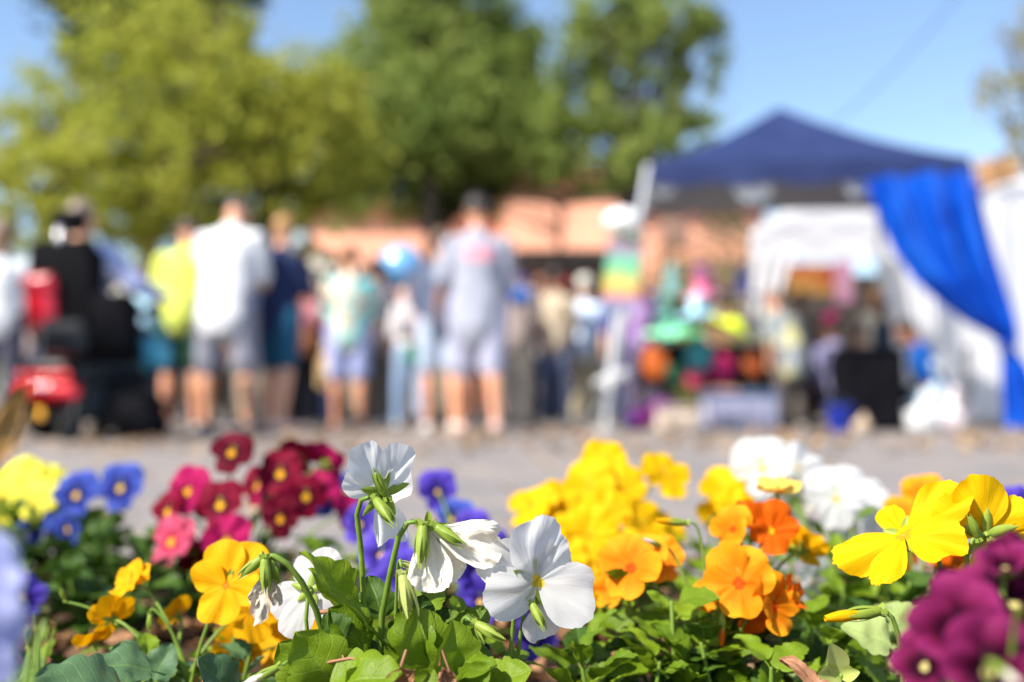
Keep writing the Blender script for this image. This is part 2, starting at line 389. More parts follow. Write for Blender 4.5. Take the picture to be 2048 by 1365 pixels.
def roofp(px0, px1, top, h, D0):
    a = P(px0, top, D0); b = P(px1, top, D0); mb = MB(); z = a.z; y0 = D0-.4; y1 = D0+6
    mb.add([Vector((a.x-.3, y0, z)), Vector((b.x+.3, y0, z)), Vector((b.x+.3, y1, z+h)), Vector((a.x-.3, y1, z+h)), Vector((a.x-.3, y0, z-.18)), Vector((b.x+.3, y0, z-.18)), Vector((b.x+.3, y1, z+h-.18)), Vector((a.x-.3, y1, z+h-.18))],
           [(0,1,2,3),(4,7,6,5),(0,4,5,1),(1,5,6,2),(2,6,7,3),(3,7,4,0)]); return mb.build('roof', roofm, bl, T, False)
roofp(1000, 1260, 345, .15, 25); roofp(560, 990, 408, .15, 25.6); roofp(1268, 1530, 391, .15, 25.3)
for px, py, ww, hh in [(1060, 440, .8, 1.0), (1190, 440, .8, 1.0), (700, 500, .9, 1.0), (820, 500, .9, 1.0), (1345, 440, .5, 1.1), (1450, 560, .9, 1.0)]:
    c = P(px, py, 24.97 if 1000 < px < 1260 else (25.57 if px < 1000 else 25.27))
    if px in (1060, 1190, 700, 820): continue
    f = MB(); f.box(c, (ww+.16, .12, hh+.16)); fo = f.build('window', M('window_frame', (.5, .3, .2)), bl, T, False)
    p_ = MB(); p_.box(c - Vector((0, .07, 0)), (ww, .03, hh)); p_.build('pane', M('recess', (.35, .2, .14)), fo, None, False)
mb = MB(); a = P(1030, 512, 22.5); b = P(1228, 512, 22.5)
mb.box(((a.x+b.x)/2, 23.7, a.z), (b.x-a.x, 2.6, .26)); mb.build('porch_roof', M('porch_roof_metal', (.17, .155, .14), .6), bl, T, False)
mb = MB(); mb.box(((a.x+b.x)/2, 24.96, a.z/2-.08), (b.x-a.x-.1, .10, a.z-.2)); mb.build('porch_shade', trim_shade, bl, T, False)  # dark slab on the wall standing for the shade under the porch
for k in range(4):
    mb = MB(); mb.box((a.x + .15 + (b.x-a.x-.3)*k/3, 22.55, (a.z-.13)/2), (.12, .12, a.z-.14), bev=.01); mb.build('porch_post', M('porch_roof_metal', (.17, .155, .14), .6), bl, T, False)
# dark hall behind the crowd, shade put into its wall colour
sf = empty('market_hall', Vector((P(800, 838, 30).x, 32, 0)), 'low brown market hall, shade painted into its wall, stretching behind the crowd', 'building')
mb = MB(); mb.box((P(700, 838, 33).x, 34, 1.6), (22, 3, 3.2)); mb.build('wall', M('brown_shade_wall', (.10, .065, .045), .9, scale=2, var=.3), sf, rel(sf), False)
mb = MB(); mb.box((P(700, 838, 33).x, 33.9, 3.3), (22.6, 3.6, .2)); mb.build('roof', trim_shade, sf, rel(sf), False)
# ================================================================== FLOWERS
def petal_mat(name, c, throat=(.9, .5, .02), tsize=.14, blotch=None, bsize=.5, tr=.32, vein=.2, edge=None, cr=0.0):
    if name in MC: return MC[name]
    t = NT(name); uv = t.coord('UV'); sep = t.n('ShaderNodeSeparateXYZ'); t.l(uv, sep.inputs[0]); d = sep.outputs[1]
    streak = t.noise(1.0, t.mapping(uv, (34, 2.2, 1)), 4, .6); fine = t.noise(1.0, t.mapping(uv, (110, 4, 1)), 3, .6)
    c = tuple(c)[:3]; lo = tuple(x * (1 - vein) for x in c)
    col = t.ramp(streak, [(.35, lo), (.65, c)])
    if edge: col = t.mix(t.ramp(d, [(.5, (0, 0, 0)), (.95, (1, 1, 1))]), col, edge)
    if blotch:
        q = t.math('ADD', d, t.math('MULTIPLY', t.math('SUBTRACT', streak, .5), .5))
        col = t.mix(t.ramp(q, [(bsize*.7, (1, 1, 1)), (bsize, (0, 0, 0))]), col, blotch)
    q = t.math('ADD', d, t.math('MULTIPLY', t.math('SUBTRACT', fine, .5), .06))
    col = t.mix(t.ramp(q, [(tsize*.8, (1, 1, 1)), (tsize, (0, 0, 0))]), col, throat)
    if cr:
        col = t.mix(t.ramp(t.noise(70, t.coord(), 4), [(.5, (0, 0, 0)), (.72, (1, 1, 1))]), col, tuple(x*y for x, y in zip(c, (.86, .72, .52))))
    nb = t.bump(t.math('ADD', t.math('MULTIPLY', streak, 1.0), t.math('MULTIPLY', fine, .5)), .28, .0018)
    t.base(col, .6, .10); t.l(nb, t.b.inputs['Normal']);
    t.trans(col, tr, nb); MC[name] = t.m; return t.m
PC = {
 'white': petal_mat('white_petal', (.80, .795, .79), (.88, .66, .05), .13, None, tr=.62, vein=.07),
 'whiteback': petal_mat('white_petal_back', (.78, .775, .765), (.75, .75, .4), .10, None, tr=.62, vein=.07),
 'cream': petal_mat('wilted_cream_petal', (.84, .79, .68), (.6, .55, .2), .06, None, tr=.25, vein=.06, cr=1),
 'wilt': petal_mat('wilted_grey_petal', (.66, .58, .48), (.4, .4, .15), .06, None, tr=.2, vein=.4, cr=1),
 'gold': petal_mat('golden_petal', (.86, .42, .003), (.7, .22, .01), .12, None, tr=.35, vein=.18),
 'yellow': petal_mat('yellow_petal', (.80, .47, .002), (.8, .33, .01), .13, None, tr=.33, vein=.14),
 'lemon': petal_mat('lemon_petal', (.88, .80, .09), (.85, .5, .02), .14, None, tr=.33, vein=.1),
 'orange': petal_mat('orange_petal', (.86, .24, .004), (.7, .08, .003), .2, None, tr=.35, vein=.3, edge=(.88, .34, .01)),
 'deep': petal_mat('deep_orange_petal', (.80, .14, .003), (.9, .5, .01), .14, None, tr=.35, vein=.25),
 'peach': petal_mat('pale_orange_petal', (.95, .62, .12), (.9, .35, .02), .3, None, tr=.35, vein=.2),
 'crimson': petal_mat('crimson_petal', (.24, .003, .028), (.95, .5, .02), .2, (.09, .002, .015), .55, tr=.35, vein=.4),
 'dark': petal_mat('dark_crimson_petal', (.15, .003, .02), (.9, .42, .02), .2, (.04, .001, .008), .5, tr=.3, vein=.4),
 'pink': petal_mat('rose_petal', (.72, .10, .19), (.95, .45, .02), .2, (.42, .01, .06), .5, tr=.35, vein=.35),
 'rose': petal_mat('magenta_rose_petal', (.5, .012, .12), (.95, .5, .02), .19, (.25, .004, .05), .45, tr=.35, vein=.35),
 'blue': petal_mat('blue_petal', (.030, .050, .32), (.85, .55, .06), .17, (.008, .010, .12), .55, tr=.3, vein=.35, edge=(.06, .10, .42)),
 'violet': petal_mat('violet_petal', (.05, .025, .32), (.8, .5, .1), .14, (.015, .006, .1), .5, tr=.3, vein=.35, edge=(.11, .07, .45)),
 'lav': petal_mat('lavender_petal', (.36, .37, .74), (.8, .6, .2), .12, (.12, .08, .5), .45, tr=.35, vein=.3, edge=(.5, .55, .86)),
 'magenta': petal_mat('plum_petal', (.15, .006, .05), (.75, .65, .25), .15, (.03, .001, .012), .55, tr=.35, vein=.55, edge=(.25, .02, .11)),
 'plum': petal_mat('dark_plum_petal', (.12, .004, .045), (.6, .4, .2), .12, (.04, .001, .015), .5, tr=.3, vein=.4),
}
def green(name, a, b, tr=.25, rough=.42, veins=True):
    if name in MC: return MC[name]
    t = NT(name); uv = t.coord('UV'); sep = t.n('ShaderNodeSeparateXYZ'); t.l(uv, sep.inputs[0])
    oi = t.n('ShaderNodeObjectInfo'); nz = t.noise(55, t.coord(), 4)
    col = t.ramp(oi.outputs['Random'], [(0, a), (1, b)])
    col = t.mix(.3, col, t.ramp(nz, [(.3, tuple(x*.55 for x in a)), (.7, tuple(min(1, x*1.3) for x in b))]))
    blot = t.ramp(t.noise(28, t.coord(), 3), [(.60, (0, 0, 0)), (.75, (.5, .5, .5))]); col = t.mix(blot, col, tuple(min(1, x*1.5+.03) for x in b[:2]) + (b[2],))
    if veins:
        s_ = t.math('ABSOLUTE', t.math('SUBTRACT', sep.outputs[0], .5))
        mid = t.ramp(s_, [(.012, (1, 1, 1)), (.035, (0, 0, 0))])
        w_ = t.math('SINE', t.math('MULTIPLY', t.math('SUBTRACT', sep.outputs[1], t.math('MULTIPLY', s_, .55)), 44.0))
        sv = t.ramp(w_, [(.90, (0, 0, 0)), (1.0, (.6, .6, .6))])
        vv = t.n('ShaderNodeMix', data_type='RGBA', blend_type='ADD'); vv.inputs[0].default_value = 1; t.l(mid, vv.inputs[6]); t.l(sv, vv.inputs[7])
        col = t.mix(t.math('MULTIPLY', vv.outputs[2], .30), col, (.20, .32, .05))
        h = t.math('SUBTRACT', t.math('MULTIPLY', nz, .6), vv.outputs[2]); t.l(t.bump(h, .35, .0012), t.b.inputs['Normal'])
    t.base(col, rough, .22); t.trans(tuple(min(1, x*1.3) for x in b), tr) if False else t.trans(col, tr); MC[name] = t.m; return t.m
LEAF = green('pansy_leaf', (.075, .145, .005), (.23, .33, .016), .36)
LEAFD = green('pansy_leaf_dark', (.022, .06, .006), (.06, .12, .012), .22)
LEAFB = green('pansy_leaf_bluish', (.06, .13, .06), (.10, .18, .08), .2)
LEAFP = green('pansy_leaf_pale', (.26, .36, .10), (.36, .44, .16), .3)
SEP = green('sepal_green', (.20, .30, .035), (.30, .38, .06), .25, .4, False)
STEM = green('stem_green', (.13, .22, .03), (.20, .30, .05), .15, .35, False)
PODM = green('pale_pod_green', (.36, .42, .10), (.46, .50, .16), .3, .4, False)

def add_petal(mb, ang, L, spread, lift=0.0, cup=.0, ruf=.03, seed=0, z0=0.0, notch=0, crumple=0, bend=0, nu=26, nv=12, pw=.36, jag=.020):
    r = random.Random(seed); k = r.choice([2, 3, 4]); ph = r.uniform(0, 6); k2 = k*2.3
    ca, sa = math.cos(ang), math.sin(ang); so = Vector((seed*1.37, seed*.71, 0))
    def f(u, v):
        t = u*2-1; th = t*spread
        rr = L * max(0.02, math.cos(t*PI/2))**pw * (1 - notch*math.exp(-(t/.16)**2))
        rr *= 1 + .035*noise.noise(Vector((t*2.2, 0, 0))+so) + jag*noise.noise(Vector((t*14, 5, 0))+so)
        x = rr*v*math.sin(th); y = rr*v*math.cos(th); q = rr*v/L
        z = z0*L*min(1, q*3) + cup*L*(x/L)**2 + bend*L*q*q + math.sin(lift)*y
        z += ruf*L*q**2.4*(math.sin(k*th*1.6+ph)*1.0 + .45*math.sin(k2*th*1.6+ph*2))
        z += L*(.16*q*noise.noise(Vector((t*1.9, q*1.6, 4))+so) + .05*q**3*noise.noise(Vector((t*5, q, 7))+so))
        z += .014*L*noise.noise(Vector((t*8, v*1.2, 0))+so)*q
        if crumple:
            n1 = noise.noise(Vector((x/L*5, y/L*5, 0))+so); n2 = noise.noise(Vector((x/L*12, y/L*12, 3))+so)
            z += crumple*L*(n1+.5*n2)*q; x += crumple*L*.5*noise.noise(Vector((x/L*6, y/L*6, 9))+so)*q
        y *= math.cos(lift)
        # local (x across, y along) -> plane of the flower
        return Vector((y*ca + x*sa, y*sa - x*ca, z))
    mb.grid(f, nu, nv, lambda u, v: (u, v*max(.02, math.cos((u*2-1)*PI/2))**.2))
def sepals(mb, Rr, seed=0, n=5, flare=.9, size=.42, back=.12, spur=True):
    """green calyx behind the flower (flower faces +Z)"""
    r = random.Random(seed)
    mb.lathe([(Rr*.02, -back*Rr-.10*Rr), (Rr*.075, -back*Rr-.07*Rr), (Rr*.085, -back*Rr), (Rr*.05, -back*.2*Rr), (Rr*.02, 0)], n=10)
    for i in range(n):
        a = 2*PI*(i+.5)/n + r.uniform(-.15, .15) - PI/2; L = Rr*size*r.uniform(.85, 1.15); W = L*.20; fl = flare + r.uniform(-.25, .25)
        c_, s_ = math.cos(a), math.sin(a)
        def f(u, v):
            s = u*2-1; w_ = W*(math.sin(PI*(.12+.88*v)))**.8*(1-.15*v)+.0001
            y = Rr*.05 + L*v*math.sin(fl) + .05*L*v*v; z = -back*Rr*.8 + L*v*math.cos(fl)*(.6-.5*v) - (1-s*s)*W*.5*math.sin(PI*v)
            x = s*w_; return Vector((y*c_+x*s_, y*s_-x*c_, z))
        mb.grid(f, 6, 8)
        mb.add([Vector((c_*Rr*.02+s_*q1*W*.6, s_*Rr*.02-c_*q1*W*.6, -back*Rr - Rr*dz)) for q1, dz in ((-1, 0), (1, 0), (.7, .14), (-.7, .14))], [(0, 1, 2, 3)])
    if spur: mb.tube([(Vector((0, -.04*Rr, -.1*Rr)), .05*Rr), (Vector((0, -.07*Rr, -.3*Rr)), .038*Rr), (Vector((0, -.03*Rr, -.42*Rr)), .025*Rr)], 8)
def std_petals(mb, Rr, seed, cupped=0.0, ruf=.06, hi=False):
    r = random.Random(seed); j = lambda s=.1: r.uniform(-s, s); nu, nv = (40, 18) if hi else (22, 10)
    add_petal(mb, R(62)+j(), Rr*(1+j(.06)), R(60), cupped*.5-.05+j(), -.10, ruf, seed*7+1, -.07, nu=nu, nv=nv, bend=-.12+j(.1))
    add_petal(mb, R(118)+j(), Rr*(1+j(.06)), R(60), cupped*.5-.05+j(), -.12, ruf, seed*7+2, -.11, nu=nu, nv=nv, bend=-.10+j(.1))
    add_petal(mb, R(8)+j(), Rr*.84, R(52), cupped+j(), .10, ruf, seed*7+3, -.02, nu=nu, nv=nv, bend=j(.15))
    add_petal(mb, R(172)+j(), Rr*.84, R(52), cupped+j(), .10, ruf, seed*7+4, -.03, nu=nu, nv=nv, bend=j(.15))
    add_petal(mb, R(-90)+j(), Rr*.88, R(66), cupped+.05+j(), -.12, ruf*1.2, seed*7+5, .01, .10, nu=nu, nv=nv, bend=-.1+j(.1))
FM = {}
def basis(face, roll=0.0, c=(0, 0, 0), s=1.0):
    n = Vector(face).normalized(); up = Vector((0, 0, 1)) if abs(n.z) < .95 else Vector((0, 1, 0))
    y = (up - n*up.dot(n)).normalized(); x = y.cross(n)
    m = Matrix((x, y, n)).transposed().to_4x4() @ Matrix.Rotation(roll, 4, 'Z') @ Matrix.Scale(s, 4)
    m.translation = Vector(c); return m
def stem_path(b, c, n, hook=.014, k=9, droop=True):
    """stem from b up to the back of a flower at c that faces n"""
    att = c - n*hook*.55; top = att - n*hook*.8 + Vector((0, 0, hook*.6)); pts = []
    p0, p1, p2, p3 = b, b.lerp(top, .45) + Vector((0, 0, .25*(top-b).length)) - Vector(((top.x-b.x)*.25, (top.y-b.y)*.25, 0)), top + Vector((-n.x*.004, -n.y*.004, hook*.35)), att
    for i in range(k+1):
        t = i/k; pts.append(p0*(1-t)**3 + p1*3*t*(1-t)**2 + p2*3*t*t*(1-t) + p3*t**3)
    return pts
def make_stem(pl, pts, r0=.0014, m_=None):
    mb = MB(); n = len(pts)
    mb.tube([(p, r0*(1.15-.35*i/(n-1))) for i, p in enumerate(pts)], 8); return mb.build('stem', m_ or STEM, pl, rel(pl))
def flower(pl, px, py, D, Rpx, face, col, roll=0.0, seed=0, base=None, cupped=.12, custom=None, stem=True, label=None, sepal_size=.42, flare=.9, hi=False, ruf=.06):
    c = P(px, py, D); Rr = Rpx*D/FPX; n = Vector(face).normalized()
    if custom:
        mb = MB()
        for sp in custom: add_petal(mb, **sp)
        me = mb.mesh('flower'); mt = basis(face, roll, c - pl.location, Rr)
    else:
        key = (seed % 7, round(cupped, 1))
        if key not in FM:
            mb = MB(); std_petals(mb, 1.0, seed % 7 + 1, cupped, ruf); FM[key] = mb.mesh('flower')
        me = FM[key]; mt = basis(face, roll, c - pl.location, Rr)
    o = link('flower', me, PC[col], pl, mt)
    if label: o['label'] = label
    key = ('cal', seed % 3, sepal_size, flare)
    if key not in FM:
        mb = MB(); sepals(mb, 1.0, seed % 3, size=sepal_size, flare=flare); FM[key] = mb.mesh('calyx')
    link('calyx', FM[key], SEP, o)
    if stem:
        r = random.Random(seed+99); b = base if base is not None else pl.location + Vector((r.uniform(-.02, .02), r.uniform(-.02, .02), .005))
        make_stem(pl, stem_path(Vector(b), c, n, Rr*.3), .0012 if D < .75 else .0014)
    return o

# leaves
def leaf_mesh(seed, L=1.0, W=.27, fold=.25, bend=.35, cren=.09, nt=5, wave=.03):
    r = random.Random(seed); mb = MB(); so = Vector((seed*2.1, 0, 0))
    pe = .22
    def f(u, v):
        s = u*2-1; y = pe + v*(1-pe)
        prof = math.sin(PI*min(1, (.04+.96*v))**.78)**.62 if v < 1 else 0.0
        w_ = W*prof*(1 + cren*(abs(math.sin(PI*nt*v*1.0))*2-1)*abs(s)**2) + .006
        x = s*w_; z = fold*abs(x) - bend*v*v*.5 + wave*math.sin(v*9+s*2+seed)*abs(s) + .07*noise.noise(Vector((u*2.2, v*3.2, 0))+so)
        return Vector((x, y, z + .0))
    mb.grid(f, 10, 30)
    mb.tube([(Vector((0, 0, 0)), .014), (Vector((0, pe*.6, .01)), .012), (Vector((0, pe*1.1, .0)), .012)], 6)
    return mb.mesh('leaf')
LM = [leaf_mesh(i, W=[.24, .30, .27, .34, .22, .30, .26, .36][i], fold=[.2, .35, .5, .15, .6, .3, .1, .25][i], bend=[.3, .6, .2, .8, .1, .45, .7, .35][i], nt=[4, 5, 5, 4, 6, 4, 5, 4][i]) for i in range(8)]
def put_leaf(pl, at, direction, L, normal=(0, 0, 1), m_=None, seed=0, mesh=None, label=None):
    y = Vector(direction).normalized(); n = Vector(normal); n = (n - y*n.dot(y))
    n = n.normalized() if n.length > 1e-3 else y.orthogonal(); x = y.cross(n)
    mt = Matrix((x, y, n)).transposed().to_4x4() @ Matrix.Scale(L, 4); mt.translation = Vector(at) - pl.location
    o = link('leaf', mesh or LM[seed % 8], m_ or LEAF, pl, mt)
    if label: o['label'] = label
    return o
def foliage(pl, base, spread, height, n, L, m_=None, seed=0, shoots=5, mats=None):
    """shoots with leaves spiralling up them"""
    r = random.Random(seed); base = Vector(base)
    for k in range(shoots):
        a = 2*PI*k/shoots + r.uniform(-.5, .5); rad = spread*r.uniform(.25, .8)
        tip = base + Vector((math.cos(a)*rad, math.sin(a)*rad*.8, height*r.uniform(.65, 1)))
        mid = base.lerp(tip, .5) + Vector((math.cos(a)*rad*.3, math.sin(a)*rad*.3, -height*.06))
        b0 = base + Vector((math.cos(a)*.006, math.sin(a)*.006, 0))
        make_stem(pl, [b0, b0.lerp(mid, .6), mid, mid.lerp(tip, .6), tip], .0016)
        per = n // shoots
        for i in range(per):
            t = (i + r.random())/per; t = .15 + .87*t; p = b0.lerp(mid, t*2) if t < .5 else mid.lerp(tip, (t-.5)*2)
            b = a + i*2.4 + r.uniform(-.4, .4); el = r.uniform(-.1, .5) + t*.6
            d = Vector((math.cos(b)*math.cos(el), math.sin(b)*math.cos(el), math.sin(el)))
            nn = Vector((-math.cos(b)*math.sin(el), -math.sin(b)*math.sin(el), math.cos(el))) + Vector((r.gauss(0, .3), r.gauss(0, .3), 0))
            mm = mats[r.randrange(len(mats))] if mats else m_
            put_leaf(pl, p, d, L*r.uniform(.6, 1.15)*(1.15-.5*t), nn, mm, r.randrange(8))
def bud(pl, px, py, D, Lpx, direction, petalcol=None, base=None, seed=0, nose=.5, pal=None, stem=True, label=None, open_=.0):
    """closed bud / seed pod: pointed sepals closing over it"""
    c = P(px, py, D); L = Lpx*D/FPX; n = Vector(direction).normalized(); mb = MB(); r = random.Random(seed)
    for i in range(5):
        a = 2*PI*i/5 + r.uniform(-.2, .2)
        def f(u, v):
            s = (u*2-1); th = a + s*.62*(1-v*.85); rad = .17*math.sin(PI*min(1, .12+.75*v))**.8 + open_*v*v*.5
            return Vector((math.cos(th)*rad, math.sin(th)*rad, v*.92))
        mb.grid(f, 5, 10)
        th = a; mb.add([Vector((math.cos(th+q)*rr, math.sin(th+q)*rr, z)) for q, rr, z in ((-.5, .09, .06), (.5, .09, .06), (.4, .17, -.12), (-.4, .17, -.12))], [(0, 1, 2, 3)])
    mb.lathe([(.02, -.08), (.09, -.04), (.12, .05), (.15, .25), (.13, .5), (.05, .72), (.01, .8)], n=10)
    me = mb.mesh('bud'); o = link('bud', me, pal or SEP, pl, basis(direction, 0, c - pl.location, L))
    if label: o['label'] = label
    if petalcol:
        mb = MB(); rr = random.Random(seed+5)
        for i in range(4):
            def g_(u, v):
                th = i*1.57 + (u-.5)*2.2; rad = .13*math.sin(PI*(.2+.65*v))*(1+.2*noise.noise(Vector((u*6, v*6, i+seed)))); return Vector((math.cos(th)*rad, math.sin(th)*rad, .35+v*.95))
            mb.grid(g_, 8, 8)
        link('furled_petals', mb.mesh('furled_petals'), PC[petalcol], o)
    if stem:
        b = base if base is not None else pl.location + Vector((0, 0, .01)); make_stem(pl, stem_path(Vector(b), c, n, L*.35), .0011)
    return o
def plant(label, px, D, group='pansy plants in the flower bed', name='pansy_plant', x=None):
    c = P(px, 1000, D); return empty(name, Vector((c.x, D, bedz(c.x, D))), label, 'pansy plant', group)
F = (0, -1, 0)

# ---- A: white pansy in focus, centre
A = plant('sharp white pansy plant in the centre with wilted cream flowers and green pods', 830, .60)
gb = lambda px, D=.6, z=.03: Vector((P(px, 1000, D).x, D, z))
# W1 open face
W1 = [dict(ang=R(152), L=.86, spread=R(52), lift=-.18, cup=-.1, ruf=.06, jag=.03, seed=11, z0=-.14, bend=-.1, nu=48, nv=22),
      dict(ang=R(101), L=1.06, spread=R(50), lift=.16, cup=.42, ruf=.08, jag=.03, seed=12, z0=-.09, bend=.05, nu=48, nv=22),
      dict(ang=R(208), L=.82, spread=R(66), lift=.14, cup=-.25, ruf=.07, jag=.03, seed=13, z0=-.02, bend=-.40, nu=48, nv=22),
      dict(ang=R(47), L=.80, spread=R(50), lift=.10, cup=.30, ruf=.10, jag=.03, seed=14, z0=-.04, bend=-.10, nu=48, nv=22),
      dict(ang=R(-20), L=.98, spread=R(58), lift=.80, cup=.22, ruf=.11, jag=.03, seed=15, z0=.02, bend=-.12, nu=48, nv=22)]
flower(A, 1074, 1164, .578, 134, (.52, -.84, -.10), 'white', 0, 1, gb(1010, .60), custom=W1, label='fully open white flower with a yellow eye')
# W2 below, seen from behind and below
W2 = [dict(ang=R(-72), L=.95, spread=R(50), lift=.1, cup=.3, ruf=.06, seed=21, z0=-.05, nu=40, nv=18),
      dict(ang=R(-38), L=1.05, spread=R(40), lift=-.1, cup=.2, ruf=.05, seed=22, z0=-.1, nu=40, nv=18),
      dict(ang=R(-112), L=.55, spread=R(24), lift=.3, cup=.5, ruf=.03, seed=23, z0=0, nu=24, nv=12),
      dict(ang=R(-10), L=.70, spread=R(36), lift=-.35, cup=.2, ruf=.05, seed=24, z0=-.14, nu=30, nv=14)]
flower(A, 1078, 1206, .588, 100, (.35, -.75, -.45), 'whiteback', 0, 2, gb(1022, .61), custom=W2, stem=True, label='small drooping white flower below the open one', sepal_size=.3)
# W3 top-left, from behind
W3 = [dict(ang=R(122), L=1.12, spread=R(40), lift=.22, cup=.28, ruf=.05, seed=31, z0=-.05, nu=44, nv=20),
      dict(ang=R(72), L=1.02, spread=R(46), lift=.05, cup=.2, ruf=.04, seed=32, z0=-.1, nu=44, nv=20),
      dict(ang=R(4), L=1.12, spread=R(50), lift=.20, cup=.6, ruf=.04, seed=33, z0=0, bend=.25, nu=44, nv=20),
      dict(ang=R(162), L=.80, spread=R(42), lift=.3, cup=.1, ruf=.06, seed=34, z0=-.02, nu=40, nv=16),
      dict(ang=R(-66), L=1.3, spread=R(32), lift=-.10, cup=.1, ruf=.08, seed=35, z0=.05, notch=.16, nu=44, nv=18)]
for q in W3: q['ang'] = PI - q['ang']       # its back faces the camera
flower(A, 762, 985, .582, 104, (-.62, .72, .28), 'whiteback', 0, 3, gb(728, .60), custom=W3, label='white flower seen from behind at the top', sepal_size=.5, flare=1.25, stem=False)
make_stem(A, [gb(732, .60), P(727, 1180, .59), P(722, 1100, .584), P(714, 1030, .58), P(722, 1000, .576), P(748, 992, .574), P(765, 988, .579)], .0016)
# W4 wilted centre
W4a = [dict(ang=R(-88), L=1.05, spread=R(34), lift=.1, cup=.8, ruf=.05, seed=41, z0=0, crumple=.09, nu=44, nv=26, pw=.22, jag=.03),
       dict(ang=R(-62), L=1.0, spread=R(30), lift=-.1, cup=.8, ruf=.05, seed=42, z0=-.1, crumple=.09, nu=40, nv=26, pw=.22, jag=.03),
       dict(ang=R(-20), L=1.30, spread=R(27), lift=.05, cup=.8, ruf=.04, seed=43, z0=.05, crumple=.07, nu=44, nv=26, pw=.25, jag=.03),
       dict(ang=R(-2), L=1.25, spread=R(14), lift=-.15, cup=1.0, ruf=.04, seed=44, z0=-.05, crumple=.06, nu=40, nv=26, pw=.3, jag=.03)]
flower(A, 858, 1058, .575, 118, (.1, -.98, .1), 'cream', 0, 4, gb(775, .60), custom=W4a, label='wilted cream flower hanging in two crumpled folds', sepal_size=.34, stem=False)
make_stem(A, [gb(757, .60), P(764, 1230, .59), P(782, 1140, .58), P(797, 1075, .574), P(815, 1046, .572), P(838, 1042, .572), P(858, 1056, .574)], .0017)
bud(A, 846, 1052, .569, 92, (-.02, -.25, -.97), None, seed=2, stem=False, label='long green sepals above the wilted cream flower')
bud(A, 872, 1054, .570, 78, (.72, -.2, -.42), None, seed=6, stem=False)
# W5 white flower behind the leaf
W5 = [dict(ang=R(205), L=1.0, spread=R(48), lift=.1, cup=.1, ruf=.03, seed=51, z0=0, nu=36, nv=16), dict(ang=R(248), L=1.05, spread=R(42), lift=.1, cup=.2, ruf=.03, seed=52, z0=-.05, nu=36, nv=16),
      dict(ang=R(72), L=.95, spread=R(45), lift=.2, cup=.1, ruf=.03, seed=53, z0=-.1, nu=36, nv=16), dict(ang=R(-35), L=1.1, spread=R(45), lift=.1, cup=.2, ruf=.03, seed=54, z0=-.05, nu=36, nv=16), dict(ang=R(120), L=.8, spread=R(40), lift=.2, cup=.1, ruf=.03, seed=55, z0=-.1, nu=36, nv=16)]
for q in W5: q['ang'] = PI - q['ang']
flower(A, 622, 1180, .615, 96, (.25, .88, -.30), 'whiteback', 0, 5, gb(612, .61), custom=W5, label='white flower half hidden behind a large leaf', stem=False, sepal_size=.4)
make_stem(A, [gb(620, .62), P(618, 1300, .61), P(612, 1240, .605), P(616, 1190, .603), P(622, 1182, .606)], .0013)
# W6 wilted hanging bud at left
W6 = [dict(ang=R(-96), L=1.0, spread=R(17), lift=.1, cup=1.6, ruf=.05, seed=61, z0=0, crumple=.12, nu=30, nv=22, pw=.3, jag=.04), dict(ang=R(-70), L=.72, spread=R(17), lift=.0, cup=1.0, ruf=.05, seed=62, z0=-.1, crumple=.12, nu=30, nv=22, pw=.2, jag=.04),
      dict(ang=R(-112), L=.7, spread=R(15), lift=.1, cup=1.0, ruf=.05, seed=63, z0=-.05, crumple=.12, nu=30, nv=22, pw=.2, jag=.04)]
flower(A, 532, 1140, .566, 104, (-.1, -.98, 0), 'wilt', 0, 6, None, custom=W6, stem=False, label='shrivelled grey brown flower hanging from an arched stem', sepal_size=.2)
make_stem(A, [gb(672, .60, .04), P(655, 1300, .585), P(632, 1220, .575), P(604, 1165, .568), P(575, 1128, .564), P(548, 1112, .562), P(532, 1112, .563), P(530, 1125, .565)], .0018)
bud(A, 530, 1118, .561, 76, (.08, -.15, -1), None, seed=3, stem=False); bud(A, 524, 1116, .563, 68, (-.7, -.1, -.62), None, seed=4, stem=False); bud(A, 543, 1118, .564, 62, (.25, .1, -.9), None, seed=5, stem=False)
# pods and buds
bud(A, 806, 1150, .568, 92, (.22, -.2, -.93), None, gb(790, .6), 7, pal=PODM, label='pale yellow green seed pod hanging down', open_=.2)
bud(A, 812, 1152, .570, 78, (-.05, -.1, -.93), None, gb(790, .6), 8, pal=PODM, stem=False)
bud(A, 838, 1140, .578, 50, (-.7, -.2, .3), None, gb(830, .6), 9, pal=PODM, stem=False)
bud(A, 952, 1248, .572, 72, (.75, -.3, -.35), None, gb(930, .59), 10); bud(A, 950, 1244, .575, 50, (.35, -.2, -.7), None, gb(930, .59), 11, stem=False)
bud(A, 556, 1335, .548, 60, (-.75, -.3, -.35), 'cream', gb(600, .58), 12)
bud(A, 1064, 1208, .580, 64, (.42, -.35, -.78), None, seed=13, stem=False)
bud(A, 752, 1000, .572, 78, (.55, -.45, -.62), None, seed=14, stem=False, label='plump green sepal below the upper white flower'); bud(A, 772, 992, .574, 68, (-.35, -.3, .85), None, seed=15, stem=False)
